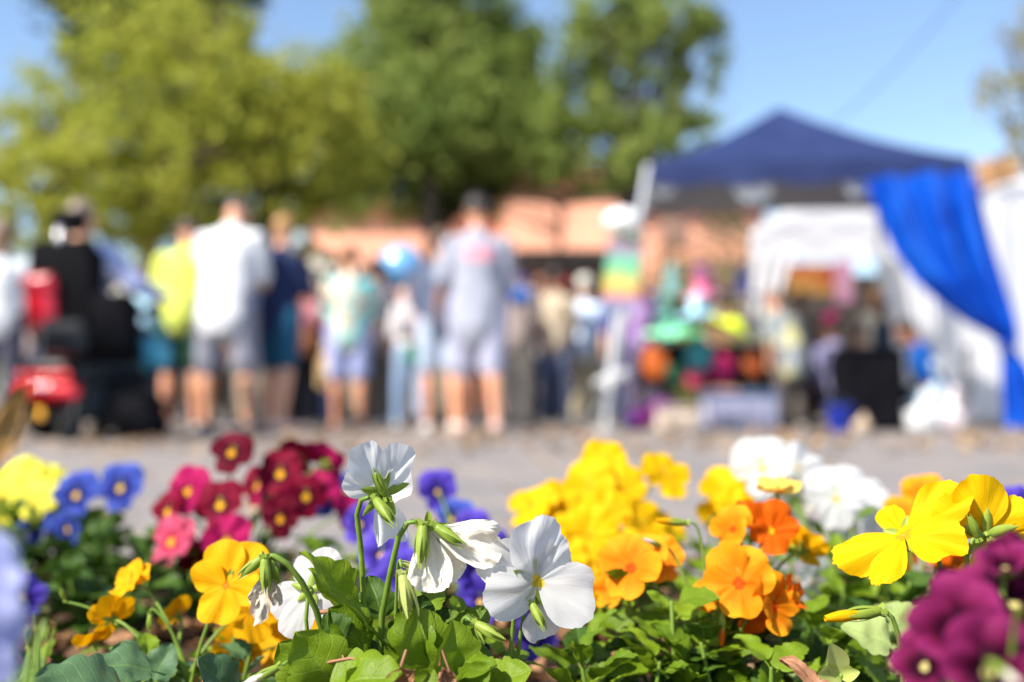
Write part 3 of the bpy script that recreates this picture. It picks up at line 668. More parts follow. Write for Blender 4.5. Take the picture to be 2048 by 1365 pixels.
# leaves placed as in the photo: (x0,y0)->(x1,y1) base to tip
BIG = leaf_mesh(70, W=.155, fold=.55, bend=-.12, nt=6, cren=.10); FLAT = leaf_mesh(71, W=.33, fold=.22, bend=.25, nt=4, cren=.10); RND = leaf_mesh(72, W=.38, fold=.3, bend=.5, nt=4, cren=.09)
for i, (x0, y0, x1, y1, D0, D1, nrm, ms, mm) in enumerate([
    (772, 1290, 590, 1112, .592, .560, (.75, -.35, .75), BIG, LEAF), (735, 1265, 612, 1140, .598, .585, (.5, -.6, .6), BIG, LEAF),
    (700, 1290, 652, 1230, .575, .572, (.2, -.9, .4), RND, LEAFD), (745, 1330, 668, 1215, .585, .574, (.6, -.7, .3), FLAT, LEAF),
    (700, 1420, 600, 1275, .575, .548, (-.1, -.8, .6), FLAT, LEAF), (660, 1400, 560, 1290, .57, .56, (-.3, -.7, .6), FLAT, LEAF),
    (620, 1400, 790, 1330, .552, .535, (-.1, -.55, .9), FLAT, LEAF), (850, 1390, 812, 1215, .58, .572, (-.5, -.8, .3), FLAT, LEAF),
    (800, 1330, 850, 1195, .59, .588, (.3, -.8, .4), FLAT, LEAFD), (860, 1390, 850, 1232, .575, .560, (.4, -.85, .3), RND, LEAF),
    (880, 1300, 975, 1215, .60, .60, (-.2, -.6, .8), FLAT, LEAF), (905, 1390, 925, 1255, .57, .562, (.5, -.7, .5), RND, LEAF),
    (890, 1370, 985, 1318, .565, .55, (.1, -.35, .95), FLAT, LEAF), (960, 1400, 1040, 1330, .57, .555, (.1, -.6, .8), RND, LEAF),
    (930, 1400, 960, 1335, .56, .545, (-.2, -.8, .5), RND, LEAF), (1000, 1410, 905, 1370, .56, .54, (-.1, -.4, .9), FLAT, LEAF),
    (760, 1410, 700, 1345, .56, .545, (-.2, -.8, .6), FLAT, LEAF), (720, 1400, 745, 1290, .59, .585, (.3, -.8, .5), RND, LEAFD),
    (850, 1300, 900, 1215, .60, .61, (.1, -.8, .6), FLAT, LEAFD), (905, 1230, 925, 1190, .60, .61, (.3, -.8, .5), RND, LEAF),
    (770, 1260, 740, 1150, .605, .61, (.3, -.8, .5), FLAT, LEAFD), (800, 1250, 880, 1170, .605, .615, (-.2, -.7, .7), RND, LEAF),
    (980, 1420, 1045, 1370, .56, .56, (.3, -.6, .7), RND, LEAF), (1040, 1440, 990, 1345, .58, .575, (-.3, -.7, .6), FLAT, LEAFD),
    (560, 1430, 505, 1350, .565, .56, (-.4, -.6, .7), FLAT, LEAFD), (800, 1440, 860, 1350, .556, .548, (.2, -.8, .5), RND, LEAF)]):
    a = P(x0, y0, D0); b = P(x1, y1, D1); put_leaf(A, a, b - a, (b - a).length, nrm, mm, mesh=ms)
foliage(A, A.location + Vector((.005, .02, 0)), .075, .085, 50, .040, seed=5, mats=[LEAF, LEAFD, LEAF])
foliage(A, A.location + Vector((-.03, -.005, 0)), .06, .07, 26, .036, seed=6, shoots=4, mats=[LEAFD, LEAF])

# ---- other plants.  (px,py,Rpx,face,col,cupped)
def bunch(label, px, D, flowers, fol, seed, buds=(), mats=None, jitter=.05):
    pl = plant(label, px, D); r = random.Random(seed)
    for i, q in enumerate(flowers):
        fx, fy, Rp, face, col = q[:5]; dd = D + (q[5] if len(q) > 5 else r.uniform(-jitter, jitter)*.8)
        flower(pl, fx, fy, dd, Rp*1.14, face, col, r.uniform(-.25, .25), seed*5+i, cupped=q[6] if len(q) > 6 else r.choice([.1, .2, .3]))
    for i, q in enumerate(buds): bud(pl, q[0], q[1], D + (q[5] if len(q) > 5 else 0), q[2], q[3], q[4], seed=i+seed)
    for i, (dx, dy, sp, h, n, L) in enumerate(fol): foliage(pl, pl.location + Vector((dx, dy, 0)), sp, h, n, L, LEAF, seed*3+i, mats=mats)
    return pl
c1, c2, c3, c4 = (-.35, -.9, .15), (.35, -.9, .2), (0, -.95, .3), (-.1, -.9, -.1)
bunch('golden yellow pansy plant to the left of the white one with long pale stems', 400, .70,
      [(452, 1172, 80, (-.1, -.97, .15), 'gold', -.03, .1), (500, 1225, 70, (.5, -.5, .5), 'gold', .03, .1), (262, 1166, 46, (-.5, -.7, .5), 'gold', .02, .5), (222, 1238, 46, (-.75, .5, .3), 'gold', 0, .4),
       (186, 1285, 44, (-.6, .3, .7), 'gold', .01, .5), (352, 1232, 40, (-.8, .35, .2), 'gold', .05, .6), (598, 1262, 62, (.2, -.9, .3), 'gold', .05, .2), (560, 1292, 60, (-.3, -.8, .5), 'gold', .07, .2), (470, 1300, 54, (.3, -.8, -.2), 'gold', .04, .3)],
      [(.0, .0, .07, .06, 40, .04), (-.05, .02, .06, .055, 25, .04)], 31, [(300, 1230, 36, (.1, -.3, -.9), None), (130, 1200, 30, (-.3, -.2, .9), None)], mats=[LEAF, LEAF, LEAFB])
bunch('crimson and rose pansy plant with dark-eyed flowers standing left of centre', 480, 1.08,
      [(462, 907, 46, c3, 'dark', 0, .05), (375, 985, 50, c1, 'rose', 0), (440, 1012, 50, c3, 'crimson', -.03), (452, 1085, 54, (.1, -.95, .3), 'rose', -.05), (342, 1085, 52, c1, 'pink', -.04),
       (335, 1025, 46, (-.5, -.8, .2), 'crimson', 0), (560, 950, 48, c3, 'crimson', .02), (612, 995, 46, c2, 'crimson', -.02), (560, 1040, 42, c4, 'dark', -.03), (655, 925, 48, (.5, .7, .4), 'rose', .05),
       (600, 915, 44, (.1, .85, .5), 'crimson', .06), (515, 975, 42, c1, 'crimson', .05), (395, 1132, 44, c4, 'dark', -.02), (700, 1030, 42, (.5, -.7, .3), 'rose', .02), (640, 975, 42, c3, 'rose', .05), (545, 1000, 40, c3, 'rose', .04), (395, 1010, 40, (.3, .8, .3), 'dark', .03)],
      [(-.02, .02, .1, .085, 50, .05), (.06, .02, .08, .08, 35, .05)], 32, [(505, 1050, 34, (.2, -.4, .8), None), (400, 1165, 30, (-.2, -.4, .8), None), (300, 1110, 30, (-.2, -.4, .8), None)], mats=[LEAF, LEAFD])
bunch('deep blue pansy plant at the back left over dark leaves', 160, 1.27,
      [(152, 992, 48, c3, 'blue', 0, .05), (240, 978, 50, c3, 'blue', 0, .1), (72, 1052, 42, c1, 'blue', 0), (108, 1035, 38, (.1, -.9, .3), 'blue', .05), (135, 1060, 34, c4, 'blue', -.03)],
      [(0, .0, .13, .105, 60, .055), (.08, -.02, .1, .10, 40, .05)], 33, mats=[LEAFD])
bunch('pale lemon yellow pansy plant at the far left behind the blue flowers', 40, 1.30,
      [(28, 965, 52, c3, 'lemon'), (95, 965, 44, (.5, -.7, .5), 'lemon'), (40, 1010, 50, c1, 'lemon'), (0, 995, 50, c3, 'lemon'), (70, 1000, 46, c3, 'lemon'), (15, 1060, 44, c4, 'lemon')],
      [(0, 0, .1, .12, 50, .055)], 34, mats=[LEAF, LEAFD])
bunch('violet pansy plant in deep colour behind the white flowers', 900, .96,
      [(762, 1112, 56, (-.3, -.85, .4), 'violet', -.05), (800, 1150, 50, c3, 'violet', -.08), (955, 1150, 60, c2, 'violet', -.07), (960, 1205, 54, c3, 'violet', -.08), (875, 985, 42, (.1, -.95, .2), 'violet', .12), (945, 1065, 42, c1, 'violet', .05),
       (990, 1100, 44, c2, 'violet', 0), (1070, 1280, 46, c3, 'violet', -.02), (905, 1040, 40, (-.4, -.8, .3), 'blue', .1), (650, 1000, 40, c3, 'blue', .2), (720, 1050, 42, c1, 'violet', .1), (690, 985, 38, c3, 'blue', .22)],
      [(-.02, 0, .10, .08, 50, .045), (-.09, .05, .08, .11, 30, .045)], 35, [(905, 1255, 44, (.2, -.4, -.6), None)], mats=[LEAF, LEAFD])
bunch('bright yellow pansy plant in a tall heap behind the open white flower', 1200, 1.02,
      [(1208, 925, 50, (0, -.85, .5), 'yellow', .02), (1180, 975, 58, c1, 'yellow', 0), (1245, 985, 52, c3, 'yellow', 0), (1335, 955, 54, (.4, -.8, .4), 'yellow', .02), (1062, 1018, 54, (-.4, -.7, .6), 'yellow', .02), (1115, 1010, 48, c3, 'yellow', .03),
       (1180, 1075, 58, c3, 'yellow', -.05), (1285, 1060, 56, c2, 'yellow', -.02), (1130, 1125, 50, c1, 'yellow', -.06), (1215, 1030, 50, c3, 'yellow', -.02), (1330, 1080, 48, c2, 'yellow', .02), (1100, 1075, 48, (-.4, -.8, .2), 'yellow', 0),
       (1165, 1180, 50, c4, 'gold', -.07), (1245, 1110, 48, c3, 'yellow', -.05)],
      [(0, 0, .1, .10, 55, .05), (.06, -.04, .08, .08, 35, .05)], 36, mats=[LEAF])
bunch('orange pansy plant right of centre on bright green leaves', 1420, .71,
      [(1478, 1168, 76, (-.15, -.9, .25), 'orange', -.03, .2), (1262, 1138, 74, (-.3, -.8, .5), 'orange', 0, .3), (1548, 1215, 62, (.5, -.75, .1), 'orange', -.03, .4), (1468, 1060, 50, (-.6, -.6, .2), 'orange', .03, .6), (1542, 1062, 56, (.1, -.9, .1), 'deep', .03, .4),
       (1553, 985, 46, (-.4, -.3, .8), 'peach', .05, .7), (1606, 1100, 54, (.6, .5, .3), 'gold', .06, .5), (1585, 1190, 40, (.8, -.4, .2), 'deep', -.02, .5), (1318, 1128, 54, (.2, -.8, .5), 'orange', .03, .5), (1425, 1190, 44, (-.7, -.5, .2), 'orange', -.01, .5), (1510, 1225, 50, (.1, -.6, -.5), 'deep', -.01, .5), (1500, 1040, 40, (.4, -.7, .5), 'deep', .04, .6), (1225, 1180, 44, (-.5, -.7, .1), 'orange', .02, .5)],
      [(-.02, -.01, .085, .105, 60, .048), (.03, -.02, .08, .085, 40, .045)], 37, [(1372, 1046, 50, (-.95, -.2, .1), 'gold', -.01), (1322, 1092, 36, (-.7, -.4, .3), 'cream', 0), (1445, 1230, 46, (-.1, -.3, -.95), 'deep', -.03)], mats=[LEAF, LEAF, LEAF, LEAFD])
bunch('white pansy plant behind on the right with yellow-eyed blurred flowers', 1640, .97,
      [(1525, 938, 66, (-.2, -.9, .3), 'white', .02, .1), (1595, 935, 54, (.3, -.85, .35), 'white', .1, .1), (1590, 1000, 48, (.2, .8, .2), 'cream', .03), (1672, 998, 64, (-.15, -.93, .28), 'white', 0, .1), (1730, 1000, 50, (-.1, -.8, .5), 'white', .05, .1), (1738, 1045, 42, c1, 'white', .03), (1700, 1060, 40, c4, 'white', 0), (1625, 1165, 44, (.2, -.7, -.4), 'white', -.06)],
      [(0, 0, .1, .13, 55, .05), (.05, -.08, .09, .10, 45, .05)], 38, [(1600, 1060, 36, (.2, -.3, -.9), None), (1660, 1120, 34, (.1, -.3, -.9), None)], mats=[LEAF, LEAF, LEAFD])
bunch('pale yellow pansy plant tucked left of the blurred white flowers', 1450, 1.02,
      [(1445, 985, 50, c1, 'yellow', 0), (1470, 1020, 42, c3, 'yellow', -.02), (1430, 1040, 40, (.3, .8, .3), 'yellow', 0)], [(0, 0, .08, .10, 30, .05)], 39, mats=[LEAF])
bunch('small orange pansy plant behind the large yellow flowers on the right', 1860, .84,
      [(1845, 992, 44, (-.3, -.8, .5), 'orange', .05), (1875, 1085, 52, c3, 'deep', 0), (1800, 1030, 36, c1, 'orange', .04), (1900, 1120, 44, c2, 'deep', 0), (1795, 1130, 40, (-.2, .8, .2), 'deep', .05)],
      [(0, 0, .09, .1, 55, .045), (-.05, .03, .09, .08, 40, .045)], 40, mats=[LEAF, LEAFD])
bunch('violet blue pansy plant at the right edge behind the yellow flowers', 2050, .92,
      [(2035, 1015, 44, c3, 'violet', 0), (2010, 1090, 44, c1, 'violet', 0), (2060, 1060, 50, c3, 'lav', 0)], [(0, 0, .08, .1, 30, .045)], 41, mats=[LEAFD, LEAF])

# ---- K: large yellow pansies, right, nearly sharp
K = plant('large yellow pansy plant on the right with one flower in side view', 1930, .60)
K1 = [dict(ang=R(52), L=1.22, spread=R(36), lift=.0, cup=.15, ruf=.13, jag=.045, seed=81, z0=-.05, nu=44, nv=20), dict(ang=R(128), L=.72, spread=R(34), lift=-.1, cup=.1, ruf=.06, seed=82, z0=-.12, nu=44, nv=20), dict(ang=R(-8), L=.92, spread=R(50), lift=.2, cup=.1, ruf=.14, jag=.045, seed=83, z0=-.02, nu=40, nv=18),
      dict(ang=R(214), L=1.12, spread=R(34), lift=.25, cup=.15, ruf=.13, jag=.045, seed=84, z0=0, nu=44, nv=20, bend=-.2), dict(ang=R(-98), L=1.05, spread=R(28), lift=.35, cup=-.1, ruf=.12, jag=.045, seed=85, z0=.02, nu=40, nv=20)]
flower(K, 1808, 1072, .598, 132, (-.50, -.66, .56), 'yellow', 0, 8, gb(1890, .62), custom=K1, label='yellow flower tilted in profile, sunlit', stem=False)
make_stem(K, [gb(1902, .62), P(1895, 1230, .615), P(1880, 1130, .61), P(1868, 1095, .606), P(1840, 1075, .603)], .0015)
K2 = [dict(ang=R(95), L=1.1, spread=R(52), lift=.1, cup=.1, ruf=.13, jag=.045, seed=91, z0=-.05, nu=44, nv=20), dict(ang=R(150), L=1.05, spread=R(46), lift=.1, cup=.1, ruf=.12, jag=.045, seed=92, z0=-.1, nu=44, nv=20), dict(ang=R(30), L=1.0, spread=R(40), lift=.15, cup=.1, ruf=.14, jag=.045, seed=93, z0=0, nu=40, nv=18),
      dict(ang=R(-10), L=1.0, spread=R(34), lift=.1, cup=.1, ruf=.13, jag=.045, seed=94, z0=0, nu=40, nv=18), dict(ang=R(-85), L=1.05, spread=R(28), lift=.2, cup=.1, ruf=.12, jag=.045, seed=95, z0=.04, nu=40, nv=18)]
for q in K2: q['ang'] = PI - q['ang']
flower(K, 1968, 1068, .60, 108, (.15, .95, .1), 'yellow', 0, 9, gb(1935, .62), custom=K2, label='yellow flower seen from behind with green sepals', sepal_size=.5, flare=1.2, stem=False)
make_stem(K, [gb(1933, .61), P(1932, 1200, .598), P(1934, 1110, .592), P(1945, 1080, .588), P(1966, 1070, .592)], .0015)
bud(K, 1985, 1085, .588, 78, (.85, -.3, -.3), None, seed=31, stem=False); bud(K, 1955, 1075, .588, 60, (-.4, -.2, .85), None, seed=32, stem=False)
flower(K, 1955, 1165, .62, 46, (-.2, -.7, .5), 'gold', 0, 12, gb(1960, .63), cupped=.4); flower(K, 2045, 1120, .60, 44, (.3, -.5, .4), 'gold', 0, 13, gb(2000, .62), cupped=.4)
bud(K, 1758, 1222, .60, 88, (-.97, -.15, -.1), 'yellow', seed=33, stem=False, label='yellow bud on a hooked green stem')
make_stem(K, [gb(1806, .62), P(1802, 1320, .605), P(1797, 1270, .601), P(1785, 1236, .599), P(1770, 1222, .598), P(1758, 1223, .60)], .0014)
foliage(K, K.location + Vector((-.03, .06, 0)), .08, .07, 50, .04, seed=44, mats=[LEAF, LEAFP, LEAF])
for (x0, y0, x1, y1, D0, D1, nrm, mm) in [(1800, 1310, 1700, 1240, .66, .66, (-.1, -.6, .8), LEAFP), (1780, 1350, 1720, 1290, .70, .68, (-.2, -.7, .6), LEAF), (1850, 1280, 1780, 1210, .68, .68, (-.3, -.7, .6), LEAFP)]:
    a = P(x0, y0, D0); b = P(x1, y1, D1); put_leaf(K, a, b - a, (b - a).length, nrm, mm, mesh=RND)
# ---- open three-valved pod on the ground, bottom right
pod = empty('open_seed_pod', P(1682, 1352, .60), 'pale green three-valved open seed pod at the bottom near the brown twig leaf', 'seed pod')
for i, (tx, ty, dd) in enumerate([(1656, 1283, .595), (1630, 1350, .59), (1722, 1342, .59)]):
    a = P(1682, 1350, .60); b = P(tx, ty, dd); y = (b-a).normalized(); L_ = (b-a).length; n_ = (Vector((0, -1, .35)) - y*Vector((0, -1, .35)).dot(y)).normalized(); x_ = y.cross(n_)
    mb = MB(); mb.grid(lambda u, v: y*(v*L_) + x_*((u-.5)*.62*L_*math.sin(PI*(.12+.86*v))**.8) + n_*(.16*L_*(abs(u-.5)*2)**2*math.sin(PI*v) + .1*L_*v*v), 8, 12)
    mb.build('valve', PODM, pod)
mb = MB(); mb.tube([(P(1682, 1352, .60), .0018), (P(1690, 1400, .61), .0015), (gb(1700, .62, .02), .0012)], 6); mb.build('stem', STEM, pod, rel(pod))
# ---- foreground blurred plants
bunch('pale lavender pansy plant very near the lens at the left edge', -10, .29,
      [(-75, 1180, 112, (.45, -.85, .3), 'lav', 0, .3), (-70, 1320, 112, (.3, -.85, -.1), 'lav', .01, .3), (45, 1195, 46, (.6, -.4, .3), 'violet', .12, .4)], [(.0, .05, .04, .04, 20, .03)], 42, [(92, 1250, 40, (.2, -.3, -.8), None, .15), (60, 1290, 50, (.1, -.3, .8), None, .2)], mats=[LEAF])
bunch('plum magenta pansy plant close to the lens in the bottom right corner', 1980, .385,
      [(1915, 1265, 104, (-.75, -.5, .35), 'magenta', 0, .8), (2025, 1215, 112, (.1, -.6, .75), 'magenta', .02, .7), (1975, 1345, 105, (-.1, -.95, .1), 'magenta', -.02, .3), (1925, 1170, 62, (-.3, .6, .6), 'plum', .05, .5), (2055, 1130, 75, (.2, -.6, .7), 'plum', .03, .5), (2060, 1310, 84, (.3, -.8, -.1), 'plum', 0, .4), (2010, 1140, 60, (-.2, -.5, .8), 'magenta', .02, .8), (1850, 1335, 70, (-.6, -.6, .3), 'magenta', .02, .5)],
      [(.02, .05, .05, .05, 24, .03)], 43, [(2035, 1235, 50, (-.2, -.6, .5), None, -.03), (1990, 1330, 60, (.1, -.9, -.2), 'cream', -.05)], mats=[LEAF])
# low filler plants that close the bed between the named ones
for i, (px, D, sp, h, n, L, mats, lb) in enumerate([(1250, .68, .08, .07, 60, .058, [LEAF, LEAF, LEAF, LEAFD], 'leafy pansy plant without flowers right of the open white flower stem'), (1620, .74, .08, .085, 60, .045, [LEAF, LEAFD], 'leafy flowerless pansy plant under the blurred white flowers'),
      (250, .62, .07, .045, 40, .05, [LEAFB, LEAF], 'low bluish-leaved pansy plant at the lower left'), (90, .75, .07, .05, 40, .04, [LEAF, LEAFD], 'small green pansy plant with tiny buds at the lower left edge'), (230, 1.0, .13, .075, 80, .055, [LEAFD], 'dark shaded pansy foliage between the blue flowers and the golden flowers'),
      (1560, .66, .07, .06, 50, .04, [LEAF, LEAFD], 'low pansy leaves below the orange flowers at the bottom'), (650, .8, .08, .09, 50, .045, [LEAFD, LEAF], 'dark pansy leaves behind the half hidden white flower'), (1800, .78, .1, .08, 60, .045, [LEAF, LEAFP], 'pale-leaved pansy plant behind the hooked yellow bud')]):
    pl = plant(lb, px, D); foliage(pl, pl.location, sp, h, n, L, seed=60+i, mats=mats, shoots=6)
    if i in (3,): bud(pl, 68, 1232, D, 26, (.1, -.2, .9), None, seed=3); bud(pl, 70, 1270, D, 24, (.3, -.2, .9), None, seed=4); bud(pl, 105, 1275, D, 24, (.3, -.2, .9), None, seed=5)
pl = bpy.data.objects['pansy_plant']
# large bluish leaves bottom left
G = plant('broad bluish-green leaves of a young pansy plant at the bottom left', 240, .60)
for (x0, y0, x1, y1, D0, D1, nrm) in [(290, 1420, 110, 1350, .56, .53, (0, -.5, .85)), (330, 1350, 215, 1320, .64, .62, (.1, -.5, .85)), (300, 1380, 335, 1300, .66, .66, (.2, -.6, .7)), (260, 1400, 240, 1300, .66, .66, (-.2, -.7, .6)), (480, 1420, 420, 1330, .62, .6, (.1, -.6, .8))]:
    a = P(x0, y0, D0); b = P(x1, y1, D1); put_leaf(G, a, b - a, (b - a).length*1.15, nrm, LEAFB, mesh=FLAT)
make_stem(G, [G.location, G.location + Vector((.005, 0, .03)), P(300, 1410, .58)], .0015)
# ---- single dry leaves and twigs
DRY = NT('dry_brown_leaf'); DRY.base(DRY.ramp(DRY.noise(120, DRY.coord(), 5), [(.3, (.16, .07, .03)), (.7, (.42, .2, .1))]), .6, .4); DRY.trans((.4, .18, .07), .2)
def single(label, a, b, W, nrm, name='dry_leaf', cat='dry leaf', m_=None):
    y = (b-a); L_ = y.length; y = y.normalized(); n_ = Vector(nrm); n_ = (n_ - y*n_.dot(y)).normalized(); x_ = y.cross(n_); mb = MB()
    mb.grid(lambda u, v: y*(v*L_) + x_*((u-.5)*2*W*math.sin(PI*(.04+.94*v))**.7) + n_*(abs(u-.5)*W*.9 + .06*L_*math.sin(v*7) + .003*noise.noise(Vector((u*5, v*7, W*900)))), 10, 16)
    mb.tube([(y*0, .0007), (y*(L_*.5)-n_*.0004, .0006), (y*L_, .0003)], 6)
    o = mb.build(name, m_ or DRY.m); o.location = a; return tag(o, label, cat)
single('brown curled dry leaf lying at the bottom below the orange flowers', P(1560, 1322, .60), P(1665, 1385, .58), .006, (.2, -.6, .7))
single('reddish-brown dry leaf among the green leaves at the bottom centre', P(775, 1385, .545), P(830, 1340, .54), .007, (.2, -.8, .3))
single('split tan leaf stub under the pale pods at the bottom centre', P(900, 1385, .545), P(885, 1335, .543), .005, (.2, -.8, .3))
TW = M('twig_bark', (.30, .14, .07), .7, scale=60, var=.4)
def twig(label, pts, r=.0008):
    mb = MB(); base = pts[0]; mb.tube([(p-base, r*(1-.4*i/len(pts))) for i, p in enumerate(pts)], 6); o = mb.build('twig', TW); o.location = base; tag(o, label, 'twig')
twig('thin reddish twig lying across the low leaves left of centre', [P(655, 1325, .56), P(700, 1317, .556), P(765, 1326, .555)], .0009)
twig('short upright brown twig at the bottom centre', [P(790, 1385, .545), P(800, 1340, .543), P(812, 1302, .545)], .0011)
twig('forked pale twig standing beside the split tan leaf', [P(880, 1330, .545), P(884, 1300, .545), P(900, 1345, .543)], .0008)
twig('short knobbly twig leaning beside the thin reddish one', [P(672, 1330, .565), P(684, 1308, .562), P(688, 1318, .56)], .0009)
twig('brown stalk curving under the half hidden white flower', [P(640, 1225, .60), P(665, 1222, .60), P(680, 1250, .60), P(672, 1275, .60), P(655, 1262, .60)], .0016)
BL = M('straw_blade', (.5, .26, .06), .5, scale=40, var=.3)
single('blurred straw-brown dry blade rising at the left edge', P(-40, 960, .30), P(50, 768, .31), .0045, (.6, -.7, .1), m_=BL)
# ================================================================== PEOPLE
def skin_mat(c):
    k = ('skin', c)
    if k in MC: return MC[k]
    t = NT('skin'); cc = hx(c)[:3]; nz = t.noise(9, t.coord(), 4)
    t.base(t.ramp(nz, [(.3, tuple(x*.86 for x in cc)), (.7, cc)]), .5, .4); t.b.inputs['Subsurface Weight'].default_value = .08; t.b.inputs['Subsurface Radius'].default_value = (.02, .008, .004)
    MC[k] = t.m; return t.m
def hair_mat(c):
    k = ('hair', c)
    if k in MC: return MC[k]
    t = NT('hair'); cc = hx(c)[:3]; nz = t.noise(1, t.mapping(t.coord(), (90, 90, 12)), 4)
    t.base(t.ramp(nz, [(.3, tuple(x*.55 for x in cc)), (.7, cc)]), .45, .5); t.l(t.bump(nz, .5, .01), t.b.inputs['Normal']); MC[k] = t.m; return t.m
SK = {'fair': 'e0a888', 'tan': 'cf9270', 'light': 'dba07c', 'brown': '9a6142', 'dark': '6b4230', 'pale': 'e8bda2'}
def dr(f, o=0.0):   # direction from hanging down, f forward, o out to +x
    v = Vector((math.sin(o), math.sin(f)*math.cos(o), -math.cos(f)*math.cos(o))); return v
def person(label, px, D, H, yaw=0.0, skin='light', hair='3a2a20', hstyle='short', top=None, topname='shirt', sleeve=.55, bot=None, botname='shorts', botlen=.95, shoes=None, legs=((.05, .05), (-.03, .05)),
           arms=((.1, .12, .3), (.1, .12, .3)), lean=0.0, slean=0.0, nod=0.0, turn=0.0, build=1.0, sit=None, vox=.011, hat=None, socks=None, group='people standing and walking in the market crowd', z0=0.0, apron=None, px_at=None, seed=1, toplen=0.0):
    s = H/1.75; gx = P(px, 838, D).x
    t = empty('person', Vector((gx, D, z0)), label, 'person', group, yaw)
    seed = seed + int(px)
    hipz = (.93 if sit is None else sit/s + .10); b = build
    # spine
    Rl = Matrix.Rotation(-lean, 3, 'X') @ Matrix.Rotation(slean, 3, 'Y')
    hip = Vector((0, 0, hipz)); up = lambda x, y, z: hip + Rl @ Vector((x, y, z))
    body = MB(); sh = [up(-.178*b, 0, .445), up(.178*b, 0, .445)]
    body.tube([(up(0, 0, -.06), .135*b, .105*b), (up(0, 0, .05), .155*b, .115*b), (up(0, 0, .17), .135*b, .10*b), (up(0, .005, .32), .155*b, .115*b), (up(0, 0, .42), .158*b, .10*b), (up(0, -.005, .49), .085, .065)], 16, side=(1, 0, 0))
    Rn = Rl @ Matrix.Rotation(-nod, 3, 'X') @ Matrix.Rotation(turn, 3, 'Z'); nb = up(0, 0, .50); hc = nb + Rl @ Vector((0, .01, .09)) + Rn @ Vector((0, .02, .11))
    body.tube([(nb, .06), (nb.lerp(hc, .55), .055), (hc, .055)], 10)
    hp = lambda x, y, z: hc + Rn @ Vector((x, y, z))
    body.ell(hc, (.076, .094, .115), Rn, 18, 12); body.ell(hp(0, .035, -.055), (.052, .055, .06), Rn, 12, 8)
    body.tube([(hp(0, .088, .02), .011), (hp(0, .106, -.022), .016), (hp(0, .093, -.035), .014)], 8)
    for q in (-1, 1): body.ell(hp(q*.078, -.005, -.01), (.012, .022, .032), Rn, 8, 6)
    body.tube([(hp(-.022, .088, -.062), .007), (hp(0, .094, -.060), .009), (hp(.022, .088, -.062), .007)], 8)
    shirt = MB(); pants = MB(); sl = sleeve; k = 1.16
    e = .018; tl = toplen
    shirt.tube([(up(0, 0, -.05-tl), .165*b+e, .135*b+e), (up(0, 0, .06), .168*b+e, .130*b+e), (up(0, 0, .18), .155*b+e, .118*b+e), (up(0, .005, .32), .17*b+e, .125*b+e), (up(0, 0, .41), .165*b+e, .108*b+e), (up(0, -.005, .475), .085+e, .07+e)], 18, side=(1, 0, 0))
    feet = []
    for i, q in enumerate((-1, 1)):
        f, kn = legs[i][:2]; o = legs[i][2] if len(legs[i]) > 2 else .04
        h0 = hip + Vector((q*.088*b, 0, -.02)); kd = dr(f, q*o); kp = h0 + kd*.43; ad = dr(f-kn, q*o*.3); ap = kp + ad*.41
        toe = Matrix.Rotation(-(f-kn)*.5, 3, 'X') @ Vector((q*.03, .19, -.035))
        body.tube([(h0, .088*b), (h0.lerp(kp, .4), .078*b), (h0.lerp(kp, .85), .056*b), (kp, .053*b), (kp.lerp(ap, .3)-Vector((0, .012, 0)), .056*b), (kp.lerp(ap, .7), .039*b), (ap, .034)], 12)
        body.tube([(ap, .034), (ap+Vector((0, -.01, -.03)), .036), (ap+toe*.55+Vector((0, 0, -.02)), .035, .025), (ap+toe+Vector((0, 0, -.005)), .03, .018)], 10)
        if bot:
            L = botlen; full = h0.lerp(kp, min(1, L/.5)) if L <= .5 else kp.lerp(ap, min(.97, (L-.5)/.5)); r0 = .105*b+.012
            if botname in ('trousers', 'jeans', 'leggings'):
                tt = .0 if botname == 'leggings' else .012
                pants.tube([(h0+Vector((0, 0, .03)), r0), (h0.lerp(kp, .5), .085*b+tt), (kp, .068*b+tt), (kp.lerp(ap, .5), .060*b+tt), (ap+Vector((0, 0, .02)), .052+tt)], 12)
            else:
                kk = min(1.0, L*2)*.98; pts = [(h0+Vector((0, 0, .03)), r0), (h0.lerp(kp, .4*kk), .105*b+.006), (h0.lerp(kp, .75*kk), .098*b), (h0.lerp(kp, kk), .095*b)]
                if L > .5: pts.append((full, .09*b))
                pants.tube(pts, 12)
        feet.append((ap, toe, kp))
    if bot: pants.tube([(up(0, 0, -.06), .15*b+.012, .125*b+.01), (up(0, 0, .07), .155*b+.01, .12*b+.01)], 16, side=(1, 0, 0))
    hands = []
    for i, q in enumerate((-1, 1)):
        f, o, el = arms[i][:3]; inn = arms[i][3] if len(arms[i]) > 3 else .15
        s0 = sh[i]; ud = Rl @ dr(f, q*o); ep = s0 + ud*.29; fd = Rl @ dr(f+el, q*(o-inn)); wp = ep + fd*.25
        body.tube([(up(q*.11*b, 0, .44), .055), (s0, .052*b), (s0.lerp(ep, .5), .044*b), (ep, .036), (ep.lerp(wp, .3), .037), (wp, .024, .024)], 10)
        # hand: palm, four curled fingers of unequal length, thumb from the side
        side = Vector((0, 1, 0)) - fd*fd.y; side = side.normalized() if side.length > .2 else Vector((0, 0, 1)); nrm = fd.cross(side).normalized()*(-q)
        pc = wp + fd*.045; body.tube([(wp, .024, .017), (wp+fd*.03, .034, .014), (wp+fd*.085, .038, .013)], 10, side=side)
        for j, fl in enumerate((.068, .076, .071, .056)):
            a0 = wp + fd*.085 + side*(.028-.0187*j); c1_ = a0 + (fd*.9+nrm*.3)*fl*.45; c2_ = c1_ + (fd*.55+nrm*.8)*fl*.3; c3_ = c2_ + (fd*.1+nrm)*fl*.25
            body.tube([(a0, .0082), (c1_, .0078), (c2_, .0072), (c3_, .0062)], 6)
